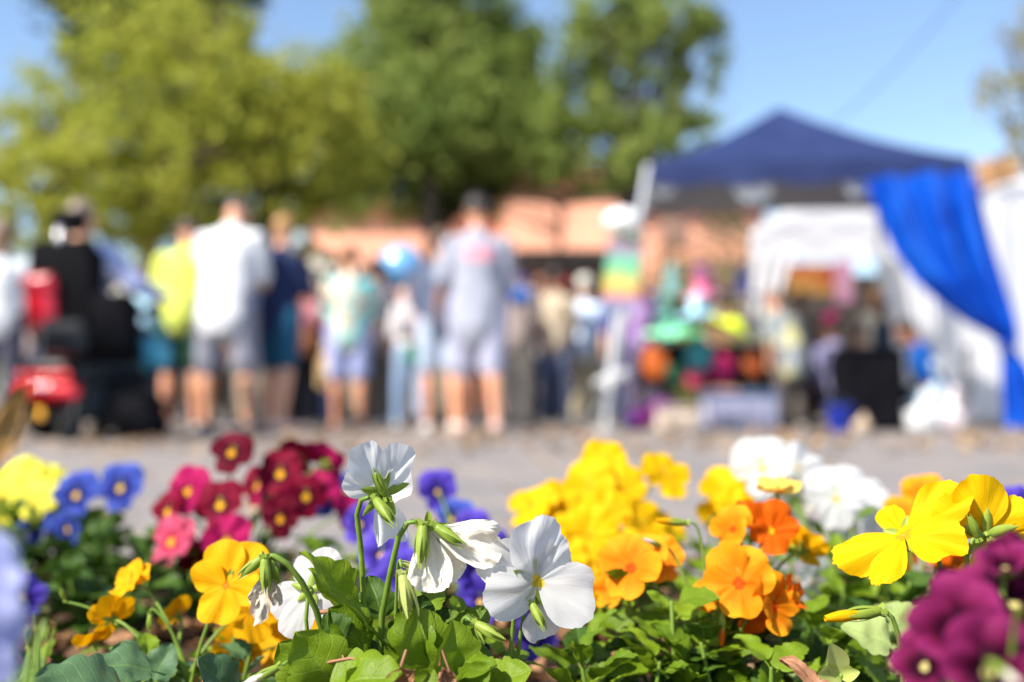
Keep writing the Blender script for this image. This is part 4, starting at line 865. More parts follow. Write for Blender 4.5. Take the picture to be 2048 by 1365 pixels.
        th = wp + fd*.025 + side*.03; body.tube([(th, .012), (th+(fd*.6+side*.75)*.032, .0105), (th+(fd*.95+side*.5+nrm*.4)*.058, .0085)], 6)
        ln = min(1, sl/.5); pts = [(up(q*.10*b, 0, .435), .068), (s0, .062*b+.006), (s0.lerp(ep, .5*ln), .062*b+.008), (s0.lerp(ep, ln), .06*b+.006)]
        if sl > .5: pts += [(ep.lerp(wp, (sl-.5)/.5*.95), .045)]
        if sl > 0: shirt.tube(pts, 12)
        hands.append((wp, fd))
    sc_ = Matrix.Scale(s, 3)
    for m_ in (body, shirt, pants): m_.v = [v*s for v in m_.v]
    bo = remesh(body, 'body', skin_mat(SK.get(skin, skin)), t, vox*s)
    if top: remesh(shirt, topname, top, t, vox*1.25, .012, 8, seed)
    if bot: remesh(pants, botname, bot, t, vox*1.25, .010, 9, seed+3)
    # eyes
    for q in (-1, 1):
        mb = MB(); mb.ell(hp(q*.030, .083, .012)*s, (.011*s, .009*s, .008*s), Rn, 10, 8); mb.build('eye', M('eye', (.6, .58, .55), .2), bo, None)
    # hair
    if hstyle != 'bald':
        mb = MB(); mb.ell(hp(0, -.014, .024)*s, (.086*s, .098*s, .108*s), Rn, 18, 12)
        if hstyle == 'long':
            mb.tube([(hp(0, -.06, .03)*s, .075*s), (hp(0, -.075, -.08)*s, .07*s, .045*s), (hp(0, -.08, -.20)*s, .065*s, .03*s)], 12, side=(1, 0, 0))
        if hstyle == 'bun': mb.ell(hp(0, -.12, .06)*s, (.045*s, .045*s, .045*s), Rn)
        if hstyle == 'tail': mb.tube([(hp(0, -.10, .05)*s, .03*s), (hp(0, -.16, -.02)*s, .03*s), (hp(0, -.15, -.16)*s, .015*s)], 8)
        # face stays free
        vs = mb.v
        for j_, v in enumerate(vs):
            l_ = Rn.inverted() @ (v/s - hc)
            if l_.y > .045 and l_.z < .07: l_.y = .045 + (l_.y-.045)*.1; l_.x *= .93; vs[j_] = (hc + Rn @ l_)*s
        for v_i, v in enumerate(vs):
            l_ = Rn.inverted() @ (v/s - hc)
            if hstyle in ('short', 'bun', 'tail') and l_.z < -.045 and abs(l_.x) < .2: l_.z = -.045 + (l_.z+.045)*.3; vs[v_i] = (hc + Rn @ l_)*s
        remesh(mb, 'hair', hair_mat(hair), t, .010*s, .006, 30, seed)
    if hat:
        kind_, hm = hat; mb = MB(); c_ = hp(0, -.01, .055)*s
        if kind_ == 'brim': mb.lathe([(.175*s, -.002), (.17*s, .006), (.095*s, .012), (.088*s, .07*s), (.06*s, .10*s), (.01, .105*s)], c_, 24, Rn)
        else:
            mb.lathe([(.094*s, -.005), (.096*s, .02*s), (.085*s, .06*s), (.05*s, .088*s), (.008, .095*s)], c_, 20, Rn); mb.ell(hp(0, .12, .055)*s, (.065*s, .075*s, .008*s), Rn)
        mb.build('hat', hm, t)
    for (ap, toe, kp) in feet:
        if shoes:
            mb = MB(); mb.tube([((ap+Vector((0, -.055, -.045)))*s, .042*s, .04*s), ((ap+Vector((0, -.01, -.03)))*s, .046*s, .045*s), ((ap+toe*.55+Vector((0, 0, -.025)))*s, .046*s, .034*s), ((ap+toe*1.08+Vector((0, 0, -.012)))*s, .038*s, .025*s)], 12, side=(1, 0, 0))
            mb.build('shoe', shoes, t)
        if socks:
            mb = MB(); mb.tube([((ap+Vector((0, 0, -.01)))*s, .043*s), ((ap.lerp(kp, .2))*s, .045*s)], 12); mb.build('sock', socks, t)
    t['_h'] = 0; del t['_h']
    return t, hands, s, hp
WHT = cloth((.72, .72, .73)); GREYS = cloth((.25, .25, .30)); LGREY = cloth((.50, .50, .56)); BLK = cloth((.004, .004, .006)); NAVY = cloth((.02, .03, .08)); CRM = cloth((.72, .68, .58))
LIME = cloth((.62, .68, .12)); DGRN = cloth((.02, .06, .04)); PALEB = cloth((.34, .38, .62)); JEAN = cloth((.28, .38, .55)); TEALD = cloth((.02, .09, .16)); KHAKI = cloth((.42, .36, .24)); WS = M('white_shoe', (.62, .60, .56), .6); BS = M('black_shoe', (.03, .03, .035), .5); GRS = M('grey_shoe', (.28, .27, .26), .6)
TIE = NT('tie_dye_cloth'); co_ = TIE.coord(); TIE.base(TIE.ramp(TIE.math('ADD', TIE.noise(5, co_, 3, .5, 1.2), TIE.math('MULTIPLY', TIE.n('ShaderNodeSeparateXYZ').outputs[0], 0.0)), [(.34, (.02, .30, .36)), (.44, (.10, .50, .52)), (.50, (.50, .70, .62)), (.56, (.62, .55, .38)), (.62, (.60, .30, .20)), (.70, (.05, .42, .46))]), .85, .2)
PRINT = NT('grey_shirt_with_faded_print'); co_ = PRINT.coord()
PRINT.base(PRINT.mix(PRINT.math('MULTIPLY', PRINT.ramp(PRINT.n('ShaderNodeTexGradient', gradient_type='SPHERICAL').outputs[0], [(.0, (0, 0, 0)), (.35, (1, 1, 1))]), PRINT.ramp(PRINT.noise(26, co_, 3), [(.38, (.25, .25, .25)), (.5, (1, 1, 1))])), PRINT.ramp(PRINT.noise(12, co_, 4), [(.3, (.27, .28, .34)), (.7, (.35, .36, .42))]), (.72, .22, .27)), .85, .2)
gr = [x for x in PRINT.N if x.bl_idname == 'ShaderNodeTexGradient'][0]; PRINT.l(PRINT.mapping(co_, (7.5, 0.5, 15), (0, 0, -1.30*15)), gr.inputs[0])

# main figures, left to right
person('person in a white shirt and dark trousers cut off by the left edge', -5, 8.1, 1.72, .2, 'pale', '8a6a50', 'long', WHT, bot=cloth((.07, .07, .10)), botname='trousers', botlen=1, shoes=BS, seed=2)
person('person in a lime shirt and dark green shorts left of the big white T-shirt', 362, 7.4, 1.66, .25, 'tan', '40281c', 'short', LIME, bot=DGRN, botlen=.42, shoes=WS, lean=.12, nod=.35, slean=.04, build=1.0, arms=((.3, .1, .7), (.4, .1, .8)), seed=3)
person('heavy-set person in a white T-shirt and grey shorts with bowed head', 448, 7.3, 1.86, -.08, 'light', '5a4840', 'short', WHT, bot=GREYS, botlen=.52, shoes=GRS, lean=.16, nod=.75, build=1.04, arms=((.5, .14, .7), (.35, .10, .9)), legs=((.02, .03, .06), (.0, .02, .14)), toplen=.10, seed=4)
person('person with blonde hair, dark navy top and teal shorts standing right of the white T-shirt', 556, 7.6, 1.68, -.5, 'fair', 'b98a4c', 'short', NAVY, bot=TEALD, botlen=.40, shoes=cloth((.75, .5, .42)), nod=.2, arms=((.3, .1, .8), (.4, .1, .9)), legs=((.05, .05), (-.08, .1, .07)), seed=5)
person('person in a teal and white tie-dye shirt with pale blue shorts', 696, 8.6, 1.60, .15, 'tan', '8a5c3c', 'bun', TIE.m, bot=PALEB, botlen=.46, shoes=cloth((.4, .2, .13)), nod=.15, lean=.05, build=1.05, arms=((.3, .1, 1.0), (.25, .15, .6)), toplen=.03, seed=6)
person('heavy-set person in a grey T-shirt with a faded pink print walking away', 955, 7.2, 1.77, .12, 'tan', '3b302c', 'short', PRINT.m, bot=cloth((.36, .36, .46)), botlen=.52, shoes=cloth((.62, .42, .36)), build=1.06, lean=.06, nod=.15, legs=((.14, .04, .03), (-.16, .22, .02)), arms=((-.05, .22, .9, .1), (.1, .08, .5)), toplen=.13, seed=7)
person('person in white and pale blue shorts and white trainers mostly hidden by the grey T-shirt', 880, 7.9, 1.62, .1, 'tan', '6a4a34', 'short', cloth((.10, .12, .18)), bot=cloth((.40, .47, .58)), botlen=.40, shoes=WS, legs=((.0, .02), (-.1, .15)), seed=8)
person('child in a white top and faded jeans with a green bag', 822, 8.7, 1.32, .3, 'brown', '4a2c20', 'short', cloth((.72, .66, .64)), bot=JEAN, botname='jeans', botlen=1, shoes=WS, legs=((.1, .05, .1), (-.05, .05, .05)), seed=9)
person('person in a cream shirt and black trousers among the smaller figures', 1082, 11.6, 1.70, .05, 'tan', '8c5a44', 'short', CRM, bot=BLK, botname='trousers', botlen=1, shoes=BS, vox=.015, build=1.1, seed=10)
person('person wearing a maroon hat and dark top behind the cream shirt', 1130, 12.6, 1.76, .2, 'brown', '3a2018', 'short', cloth((.22, .05, .05)), bot=BLK, botname='trousers', botlen=1, shoes=BS, vox=.016, hat=('brim', cloth((.25, .05, .05))), seed=11)
person('person in a pale blue and white shirt with khaki trousers and white hat', 1170, 11.4, 1.66, -.2, 'light', 'c8c0b4', 'short', cloth((.60, .70, .86)), bot=KHAKI, botname='trousers', botlen=1, shoes=GRS, vox=.015, hat=('cap', CRM), build=1.12, seed=12)
person('person in a dark grey top standing between the tie-dye shirt and the child', 750, 9.6, 1.62, -.1, 'brown', '2c2420', 'short', cloth((.16, .15, .17)), bot=cloth((.10, .09, .08)), botname='trousers', botlen=1, shoes=WS, vox=.014, seed=13)
person('brown-skinned person in an orange-brown top holding something pale yellow', 608, 9.0, 1.50, .4, 'brown', '2a1c16', 'short', cloth((.30, .13, .07)), bot=BLK, botname='trousers', botlen=1, shoes=BS, vox=.013, arms=((.5, .1, 1.0), (.5, .1, 1.0)), seed=14)
person('slim person with a purple and magenta top beside the orange-brown one', 644, 9.6, 1.52, -.3, 'dark', '1c1412', 'short', cloth((.16, .05, .20)), bot=NAVY, botname='trousers', botlen=1, shoes=BS, vox=.014, seed=15)
person('person in a light cyan shirt seen between the wheelchair and the lime shirt', 285, 9.4, 1.50, .1, 'tan', '6b4a38', 'short', cloth((.42, .66, .78)), bot=cloth((.1, .1, .14)), botname='trousers', botlen=1, shoes=BS, vox=.014, seed=16)
person('person wearing a wide cream sun hat behind the wheelchair user', 238, 9.8, 1.62, -.1, 'fair', 'c0b8a8', 'short', CRM, bot=KHAKI, botname='trousers', botlen=1, shoes=GRS, vox=.015, hat=('brim', cloth((.80, .74, .50))), seed=17)
person('person in a purple tie-dye top with a raised bare arm right of the pole sign', 1285, 9.6, 1.46, .3, 'light', '9a6a48', 'long', patterned('purple_tie_dye', [(.35, (.40, .34, .48)), (.5, (.18, .05, .3)), (.65, (.45, .38, .48))], 6), bot=cloth((.12, .1, .16)), botname='trousers', botlen=1, shoes=WS, vox=.014, arms=((.2, .2, .6), (2.2, .2, .3)), seed=18)
person('person with blue carrier bag partly hidden right of the grey T-shirt', 1035, 9.2, 1.58, -.4, 'brown', '33241d', 'short', cloth((.30, .24, .22)), bot=cloth((.12, .11, .10)), botname='trousers', botlen=1, shoes=BS, vox=.014, seed=19)
# far crowd row
r = random.Random(12)
crowd = [(100, 10.6, '2c221c', 'ink blue', (.02, .03, .09)), (215, 10.9, '3a2a20', 'wine red', (.12, .02, .03)), (400, 10.4, '33261f', 'forest green', (.02, .07, .04)), (500, 10.2, '1c1412', 'denim blue', (.05, .1, .22)), (598, 10.6, '5a3a28', 'tan', (.42, .28, .17)), (655, 10.8, '241a15', 'burnt orange', (.42, .14, .05)),
         (722, 10.7, '7a5a40', 'petrol blue', (.03, .12, .2)), (775, 11.1, '1c1412', 'plum', (.12, .04, .14)), (845, 10.9, '40281c', 'sky blue', (.15, .4, .7)), (905, 10.5, '2c221c', 'navy', (.02, .03, .1)), (1005, 10.4, '50392c', 'dusty blue', (.12, .18, .3)), (1110, 10.9, '33261f', 'sand', (.5, .4, .28)), (1245, 10.6, '2e211b', 'indigo', (.05, .05, .2)), (1150, 14, '6a4630', 'brick red', (.4, .1, .06)), (170, 12.5, '7a4a3a', 'dark red', (.3, .05, .05)), (330, 13, '40302a', 'blue', (.1, .2, .5)), (520, 12.8, '2c221c', 'black', (.03, .03, .03)), (575, 11.5, 'a07850', 'rust orange', (.5, .18, .08)), (672, 12.2, 'b08858', 'cream', (.7, .64, .5)), (725, 13, '302420', 'maroon', (.22, .04, .06)),
         (780, 12.4, '4a3628', 'slate blue', (.14, .2, .32)), (850, 11.8, '6a4630', 'orange', (.62, .28, .12)), (915, 12.6, '2a201c', 'white', (.7, .7, .7)), (1010, 12, '33261f', 'charcoal', (.06, .06, .07)), (1222, 12.8, '50392c', 'mauve', (.36, .26, .38)), (1325, 11.2, '8a6a50', 'sea green', (.14, .38, .3)),
         (1060, 13.6, '2e211b', 'brown', (.25, .14, .08)), (1200, 13.8, 'a89070', 'royal blue', (.06, .16, .5)), (60, 11, '4c3a30', 'grey', (.35, .35, .36)), (480, 13.5, '241a15', 'olive', (.25, .26, .1))]
for i, (px, D, hc_, cn, cc) in enumerate(crowd):
    person(f'small distant person in a {cn} top, blurred in the back row of the crowd', px, D, r.uniform(1.52, 1.74), r.uniform(-.6, .6) + (PI if i % 3 == 0 else 0), r.choice(['tan', 'light', 'brown', 'fair']), hc_, r.choice(['short', 'short', 'long', 'tail']), cloth(cc), bot=cloth(r.choice([(.03, .03, .04), (.1, .12, .2), (.3, .26, .2)])),
           botname='trousers', botlen=1, shoes=BS, vox=.018, group='distant people in the back row of the crowd', seed=50+i)

for i in range(14):
    px = [130, 260, 345, 430, 545, 625, 690, 765, 830, 930, 980, 1050, 1135, 1260][i]; cn, cc = [('charcoal', (.03, .03, .04)), ('deep blue', (.02, .05, .14)), ('dark brown', (.07, .04, .025)), ('black', (.01, .01, .012)), ('deep green', (.02, .06, .03)), ('dark purple', (.06, .02, .09)), ('cream', (.55, .5, .4))][i % 7]
    hh_ = ['grey hair', 'black hair', 'brown hair', 'fair hair'][i % 4]
    person(f'far-off person with {hh_} in a {cn} top, crowd back row', px, 14.3 + .25*(i % 4), r.uniform(1.55, 1.8), r.uniform(-.6, .6), r.choice(['tan', 'light', 'brown']), ['8a8680', '14100e', '4a2e1e', 'a8865a'][i % 4], 'short', cloth(cc), bot=BLK, botname='trousers', botlen=1, shoes=BS, vox=.022, group='distant people in the back row of the crowd', seed=90+i)
# ---- powered wheelchair with rider
WX = P(165, 838, 6.3).x; WC = empty('powered_wheelchair', Vector((WX, 6.35, 0)), 'black powered wheelchair with a red back panel and red tail lights, seen from behind', 'wheelchair', None, -.25); T0 = None
BLKP = M('black_plastic', (.004, .004, .005), .45, scale=20, var=.3, bump=.1); RED = glossy((.42, .006, .012), .15); REDL = glossy((.75, .02, .02), .2); TYRE = M('rubber', (.006, .006, .006), .85); CHR = M('steel', (.55, .55, .56), .25, 1.0); GRYP = M('grey_plastic', (.16, .16, .17), .45)
def pb(name, boxes, m_, par, bev=.01): 
    mb = MB()
    for c, d in boxes: mb.box(c, d, bev=bev)
    return mb.build(name, m_, par)
pb('base', [((.0, .05, .24), (.50, .76, .24)), ((0, .0, .42), (.46, .56, .18))], BLKP, WC, .04)
pb('shroud', [((-.02, -.335, .30), (.46, .10, .12)), ((-.02, -.33, .395), (.30, .08, .05))], glossy((.62, .012, .015), .12), WC, .035)
pb('reflector', [((-.04, -.375, .165), (.07, .03, .07))], glossy((.95, .45, .02), .05), WC, .012)
for x in (-.17, .15): pb('tail_light', [((x, -.387, .40), (.05, .02, .05))], REDL, WC, .012)
for x in (-.05, .02): pb('chrome_badge', [((x, -.389, .325), (.045, .012, .045))], CHR, WC, .01)
for x, y, rr, wd in [(-.31, .02, .19, .10), (.31, .02, .19, .10), (-.22, -.42, .085, .06), (.22, -.42, .085, .06), (-.22, .46, .085, .06), (.22, .46, .085, .06)]:
    q = Matrix.Rotation(PI/2, 3, 'Y'); mb = MB(); h_ = wd/2
    mb.lathe([(rr*.62, -h_), (rr*.9, -h_), (rr, -h_*.6), (rr, h_*.6), (rr*.9, h_), (rr*.62, h_)], (x, y, rr), 28, q); o = mb.build('wheel', TYRE, WC)
    mb = MB(); mb.lathe([(rr*.1, -h_*1.1), (rr*.6, -h_*.9), (rr*.61, h_*.9), (rr*.1, h_*1.1)], (x, y, rr), 20, q); mb.build('rim', GRYP, o)
for q in (-1, 1):
    mb = MB(); mb.tube([(Vector((q*.22, -.42, .085)), .016), (Vector((q*.22, -.38, .22)), .018), (Vector((q*.2, -.25, .28)), .02)], 8); mb.build('caster_fork', BLKP, WC)
    mb = MB(); mb.tube([(Vector((q*.22, .46, .085)), .016), (Vector((q*.2, .3, .25)), .02)], 8); mb.build('caster_fork', BLKP, WC)
pb('seat', [((0, .05, .60), (.50, .52, .10)), ((0, .05, .52), (.42, .44, .07))], cloth((.003, .003, .004)), WC, .035)
bk = pb('backrest', [((0, -.25, .93), (.46, .11, .62)), ((-.20, -.22, .93), (.09, .16, .5)), ((.20, -.22, .93), (.09, .16, .5))], cloth((.003, .003, .004)), WC, .04)
pb('back_panel', [((-.09, -.33, .83), (.22, .07, .34)), ((-.09, -.35, .95), (.24, .07, .13))], RED, bk, .03)
pb('headrest', [((-.02, -.19, 1.36), (.27, .10, .15))], cloth((.003, .003, .004)), WC, .04)
mb = MB(); mb.tube([(Vector((-.02, -.27, 1.1)), .014), (Vector((-.02, -.27, 1.3)), .014), (Vector((-.02, -.2, 1.34)), .014)], 8); mb.build('headrest_stem', CHR, WC)
for q in (-1, 1):
    a_ = pb('armrest', [((q*.30, .05, .82), (.08, .38, .05))], BLKP, WC, .018)
    mb = MB(); mb.tube([(Vector((q*.29, -.15, .58)), .016), (Vector((q*.29, -.12, .80)), .016), (Vector((q*.29, .15, .80)), .014)], 8); mb.build('arm_bracket', GRYP, a_)
pb('joystick_box', [((.31, .27, .86), (.06, .10, .05))], BLKP, WC, .012)
pb('footplate', [((-.12, .62, .12), (.16, .22, .02)), ((.12, .62, .12), (.16, .22, .02)), ((0, .50, .32), (.06, .05, .42))], BLKP, WC, .008)
WM = Matrix.Rotation(-.25, 3, 'Z')
def wcp(x, y, z): return Vector((WX, 6.35, 0)) + WM @ Vector((x, y, z))
pt, *_ = person('person in a pale blue and white shirt sitting in the powered wheelchair', 165, 6.45, 1.70, -.35, 'light', '9a8474', 'short', cloth((.42, .47, .74)), sleeve=.95, bot=cloth((.03, .03, .05)), botname='trousers', botlen=1, shoes=BS, sit=.67, legs=((1.45, 1.35, .12), (1.45, 1.35, .12)), lean=-.02, slean=-.05, nod=.1, arms=((.35, .35, .9), (.45, .55, .8)), build=1.15, group='people standing and walking in the market crowd', seed=21)
pt.location = wcp(-.07, .02, -.02)
mb = MB(); mb.box((0, 0, .12), (.20, .10, .22), bev=.045); mb.tube([(Vector((-.06, 0, .21)), .008), (Vector((-.05, 0, .34)), .008), (Vector((.05, 0, .34)), .008), (Vector((.06, 0, .21)), .008)], 6)
o = mb.build('bag', glossy((.08, .42, .55), .35)); o.location = wcp(.42, .1, .42); tag(o, 'turquoise bag hanging on the right side of the wheelchair', 'bag')
mb = MB(); mb.box((0, 0, .09), (.15, .08, .15), bev=.035); mb.tube([(Vector((-.06, 0, .18)), .007), (Vector((0, 0, .3)), .007), (Vector((.06, 0, .18)), .007)], 6)
o = mb.build('bag', cloth((.22, .20, .30))); o.location = wcp(.24, -.22, .52); tag(o, 'small mauve cloth bag tucked beside the wheelchair seat', 'bag')
mb = MB(); mb.box((0, 0, .12), (.30, .12, .24), bev=.04); o = mb.build('bag', BLKP); o.location = wcp(.12, -.36, .50); tag(o, 'black pouch hung on the back of the wheelchair', 'bag')

mb = MB(); mb.box((0, 0, .20), (.30, .22, .40), bev=.06); mb.tube([(Vector((-.07, -.05, .38)), .012), (Vector((0, -.05, .46)), .012), (Vector((.07, -.05, .38)), .012)], 6)
o = mb.build('backpack', cloth((.004, .004, .006))); o.location = wcp(.34, -.22, .50); tag(o, 'black backpack hanging off the right rear corner of the wheelchair', 'backpack')
mb = MB(); mb.box((0, 0, .13), (.26, .30, .26), bev=.05); mb.tube([(Vector((-.07, 0, .25)), .01), (Vector((0, 0, .34)), .01), (Vector((.07, 0, .25)), .01)], 6)
o = mb.build('bag', cloth((.006, .006, .008))); o.location = wcp(.42, -.05, .02); tag(o, 'black shopping bag standing on the road beside the wheelchair wheel', 'bag')
# carried things in the crowd
def baglike(label, px, py, D, w_, h_, m_, name='bag', d_=.1):
    mb = MB(); a = P(px, py, D); mb.box((0, 0, 0), (w_, d_, h_), bev=min(w_, h_, d_)*.35)
    for q in (-1, 1): mb.tube([(Vector((-w_*.25, q*d_*.3, h_*.45)), .007), (Vector((-w_*.15, q*d_*.3, h_*.45+.14)), .007), (Vector((w_*.15, q*d_*.3, h_*.45+.14)), .007), (Vector((w_*.25, q*d_*.3, h_*.45)), .007)], 6)
    o = mb.build(name, m_); o.location = a; return tag(o, label, 'bag', 'bags carried in the crowd')
baglike('pale yellow paper bag held low in the crowd between the two sets of shorts', 655, 745, 8.8, .17, .30, M('kraft_paper', (.75, .50, .22), .8))
baglike('green shopping bag carried by the child in jeans', 826, 708, 8.5, .15, .18, cloth((.08, .42, .26)))
baglike('bright blue carrier bag right of the grey T-shirt', 1040, 594, 8.9, .20, .14, cloth((.02, .14, .48)))
baglike('white plastic bag hanging at the waist of the child in jeans', 818, 640, 8.4, .22, .32, cloth((.74, .70, .70)))
baglike('pink shoulder bag against the purple top', 625, 630, 8.9, .18, .24, cloth((.55, .22, .25)))
# shiny blue balloon
bal = empty('foil_balloon', P(803, 700, 9.8), 'shiny blue round foil balloon with a bright sun glint above the crowd', 'balloon'); mb = MB(); mb.ell(P(803, 535, 9.8)-bal.location, (.23, .18, .22), None, 32, 20); mb.build('balloon_body', glossy((.16, .38, .66), .12), bal)
mb = MB(); mb.tube([(P(803, 585, 9.8)-bal.location, .003), (Vector((0, 0, 0)), .003)], 5); mb.build('ribbon', WHT, bal)
# pointed pale tent and yellow parasol far behind
def gable_tent(label, px0, px1, pytop, pyeave, D, m_, cat='tent', name='market_tent', depth=2.4):
    a = P(px0, pyeave, D); b = P(px1, pyeave, D); tp = P((px0+px1)/2, pytop, D+depth/2); t = empty(name, Vector(((a.x+b.x)/2, D, 0)), label, cat, 'market tents and parasols in the distance'); T_ = rel(t); z = a.z
    mb = MB(); y0, y1 = D, D+depth; c = [Vector((a.x, y0, z)), Vector((b.x, y0, z)), Vector((b.x, y1, z)), Vector((a.x, y1, z))]; n_ = 8; vs = []; fs = []
    for i in range(4):
        p, q = c[i], c[(i+1) % 4]; mb.grid(lambda u, v: (p.lerp(q, u)).lerp(tp, v) - Vector((0, 0, .35*(tp.z-z)*math.sin(PI*v)*.5)), 6, 8); mb.grid(lambda u, v: p.lerp(q, u) - Vector((0, 0, .22*v)), 6, 1)
    mb.build('canopy', m_, t, T_)
    for v in c: mb = MB(); mb.tube([(Vector((v.x, v.y, 0)), .025), (Vector((v.x, v.y, z)), .025)], 8); mb.build('pole', CHR, t, T_)
    return t
gable_tent('pale grey-blue pointed tent roof behind the blonde person', 535, 625, 385, 490, 16, cloth((.42, .52, .56)))
gable_tent('yellow and cream canopy seen above the heads right of the pale pointed tent', 575, 660, 470, 500, 14, cloth((.72, .42, .08)), depth=1.8)
gable_tent('small cream canopy low between heads below the yellow one', 590, 672, 500, 535, 12.8, cloth((.78, .68, .52)), depth=1.2)

# ================================================================== NAVY CANOPY
ZE = 2.17; cA = Vector((1.11, 8.0, ZE)); cB = Vector((3.65, 7.8, ZE)); cC = Vector((3.85, 10.34, ZE+.08)); cE = Vector((1.31, 10.54, ZE+.08)); apex = Vector((2.50, 9.17, 2.98))
cn = empty('canopy_tent', Vector((2.48, 9.17, 0)), 'navy pop-up canopy with slanted metal legs and a royal blue curtain on the right', 'canopy'); TC = rel(cn)
NV = NT('navy_canvas'); NV.base(NV.ramp(NV.noise(2.5, NV.coord(), 4), [(.3, (.009, .018, .075)), (.7, (.016, .030, .105))]), .75, .3); NV.l(NV.bump(NV.noise(7, NV.coord(), 3), .3, .03), NV.b.inputs['Normal'])
GL = cloth((.42, .42, .43))
def roofsheet(off, corners, top, sag=.10, inset=0):
    mb = MB(); cs = [c + (top-c)*inset for c in corners]
    for i in range(4):
        p, q = cs[i], cs[(i+1) % 4]
        mb.grid(lambda u, v: p.lerp(q, u).lerp(top, v) - Vector((0, 0, sag*math.sin(PI*v)*(.6+.4*math.sin(PI*u)) + off)), 14, 12)
    return mb
roofsheet(0, [cA, cB, cC, cE], apex).build('roof', NV.m, cn, TC)
roofsheet(.008, [cA, cB, cC, cE], apex, inset=.004).build('roof_lining', GL, cn, TC)
cs = [cA, cB, cC, cE]; mb = MB()
for i in (0, 1, 3):
    p, q = cs[i], cs[(i+1) % 4]; out = Vector(((q-p).y, -(q-p).x, 0)).normalized()*.012
    mb.grid(lambda u, v: p.lerp(q, u) + out*(1+math.sin(u*26)*.6*v) - Vector((0, 0, (.17 + .035*abs(math.sin(u*PI*5)))*v - .004)), 50, 4)
mb.build('valance', NV.m, cn, TC)
STEEL = M('pale_steel_tube', (.62, .62, .62), .35, .3, var=.1)
def leg(p, foot, name='leg'):
    mb = MB(); mb.tube([(foot, .024), (foot.lerp(p, .5), .024), (p - Vector((0, 0, .03)), .028)], 4); mb.tube([(foot.lerp(p, .52), .036), (foot.lerp(p, .56), .036)], 8, cap=True)
    o = mb.build(name, STEEL, cn, TC, smooth=False); mb = MB(); mb.lathe([(.07, 0), (.07, .008), (.03, .02)], foot, 12); mb.build('foot', STEEL, o)
leg(cA, P(1208, 862, 7.9) * 1.0); leg(cB, Vector((4.05, 8.05, .01))); leg(cC, Vector((4.1, 10.8, .01))); leg(cE, Vector((1.12, 10.9, .01)))
mb = MB()
for i in range(4):
    p, q = cs[i] - Vector((0, 0, .1)), cs[(i+1) % 4] - Vector((0, 0, .1)); n_ = 4
    if i == 0: continue
    for k in range(n_):
        u0, u1 = k/n_, (k+1)/n_; mb.tube([(p.lerp(q, u0), .009), (p.lerp(q, u1) - Vector((0, 0, .22)), .009)], 4); mb.tube([(p.lerp(q, u0) - Vector((0, 0, .22)), .009), (p.lerp(q, u1), .009)], 4)
mb.build('truss', STEEL, cn, TC)
# small white sheets added as pale blobs along the eave
for i, (px, w_, h_) in enumerate([(1338, .20, .10), (1522, .32, .15), (1735, .24, .12)]):
    u_ = (px-1305)/650; a = cA.lerp(cB, u_) - Vector((0, -.06, .165)); mb = MB()
    mb.grid(lambda u, v: Vector(((u-.5)*w_, .012*math.sin(u*14), -h_*v*(math.sin(PI*(.1+.8*u))**.6))), 16, 5); mb.build('white_sheet', WHT, cn, Matrix.Translation(a - cn.location))
# blue curtain gathered to the right leg
BLUE = NT('royal_blue_satin'); BLUE.base(BLUE.ramp(BLUE.noise(3, BLUE.coord(), 3), [(.3, (.003, .045, .40)), (.7, (.010, .15, .74))]), .38, .5); BLUE.trans((.003, .10, .7), .28)
Lp = [(1722, 358), (1752, 430), (1790, 505), (1832, 560), (1880, 602), (1935, 645), (1985, 672), (2004, 690)]; Rp = [(1962, 345), (1975, 430), (1990, 505), (2003, 560), (2012, 602), (2022, 640), (2026, 672), (2026, 690)]
def interp(tb, v):
    q = v*(len(tb)-1); i = min(int(q), len(tb)-2); f_ = q-i; return (tb[i][0]*(1-f_)+tb[i+1][0]*f_, tb[i][1]*(1-f_)+tb[i+1][1]*f_)
cur = MB()
def cf(u, v):
    l_ = interp(Lp, v); r_ = interp(Rp, v); a = P(l_[0]*(1-u)+r_[0]*u, l_[1]*(1-u)+r_[1]*u, 7.72); amp = .12*(1-.5*v)
    a.y += amp*math.sin(u*21 + 1.2*v) + .04*math.sin(u*9+v*3) - .05; return a
cur.grid(cf, 60, 40)
Ll = [(2004, 690), (1996, 720), (1998, 790), (2002, 855)]; Rl_ = [(2018, 690), (2048, 730), (2072, 790), (2085, 855)]
def cf2(u, v):
    l_ = interp(Ll, v); r_ = interp(Rl_, v); a = P(l_[0]*(1-u)+r_[0]*u, l_[1]*(1-u)+r_[1]*u, 7.72); a.y += .05*min(1, v*2)*math.sin(u*19) - .05; return a
cur.grid(cf2, 40, 20); cur.build('curtain', BLUE.m, cn, TC)
mb = MB(); tt = P(2008, 690, 7.66); mb.tube([(tt+Vector((-.06, -.02, 0)), .02), (tt+Vector((.0, -.06, 0)), .02), (tt+Vector((.07, -.02, .01)), .02), (tt+Vector((.1, .05, .01)), .02)], 8); mb.build('tieback', BLUE.m, cn, TC)
# white side wall on the right, hem lifted in scallops
SW = NT('white_tent_fabric'); SW.base(SW.ramp(SW.noise(3, SW.coord(), 4), [(.3, (.66, .66, .68)), (.7, (.74, .74, .75))]), .7, .3); SW.trans((.85, .86, .9), .45); SW.l(SW.bump(SW.noise(4, SW.coord(), 3), .35, .04), SW.b.inputs['Normal'])
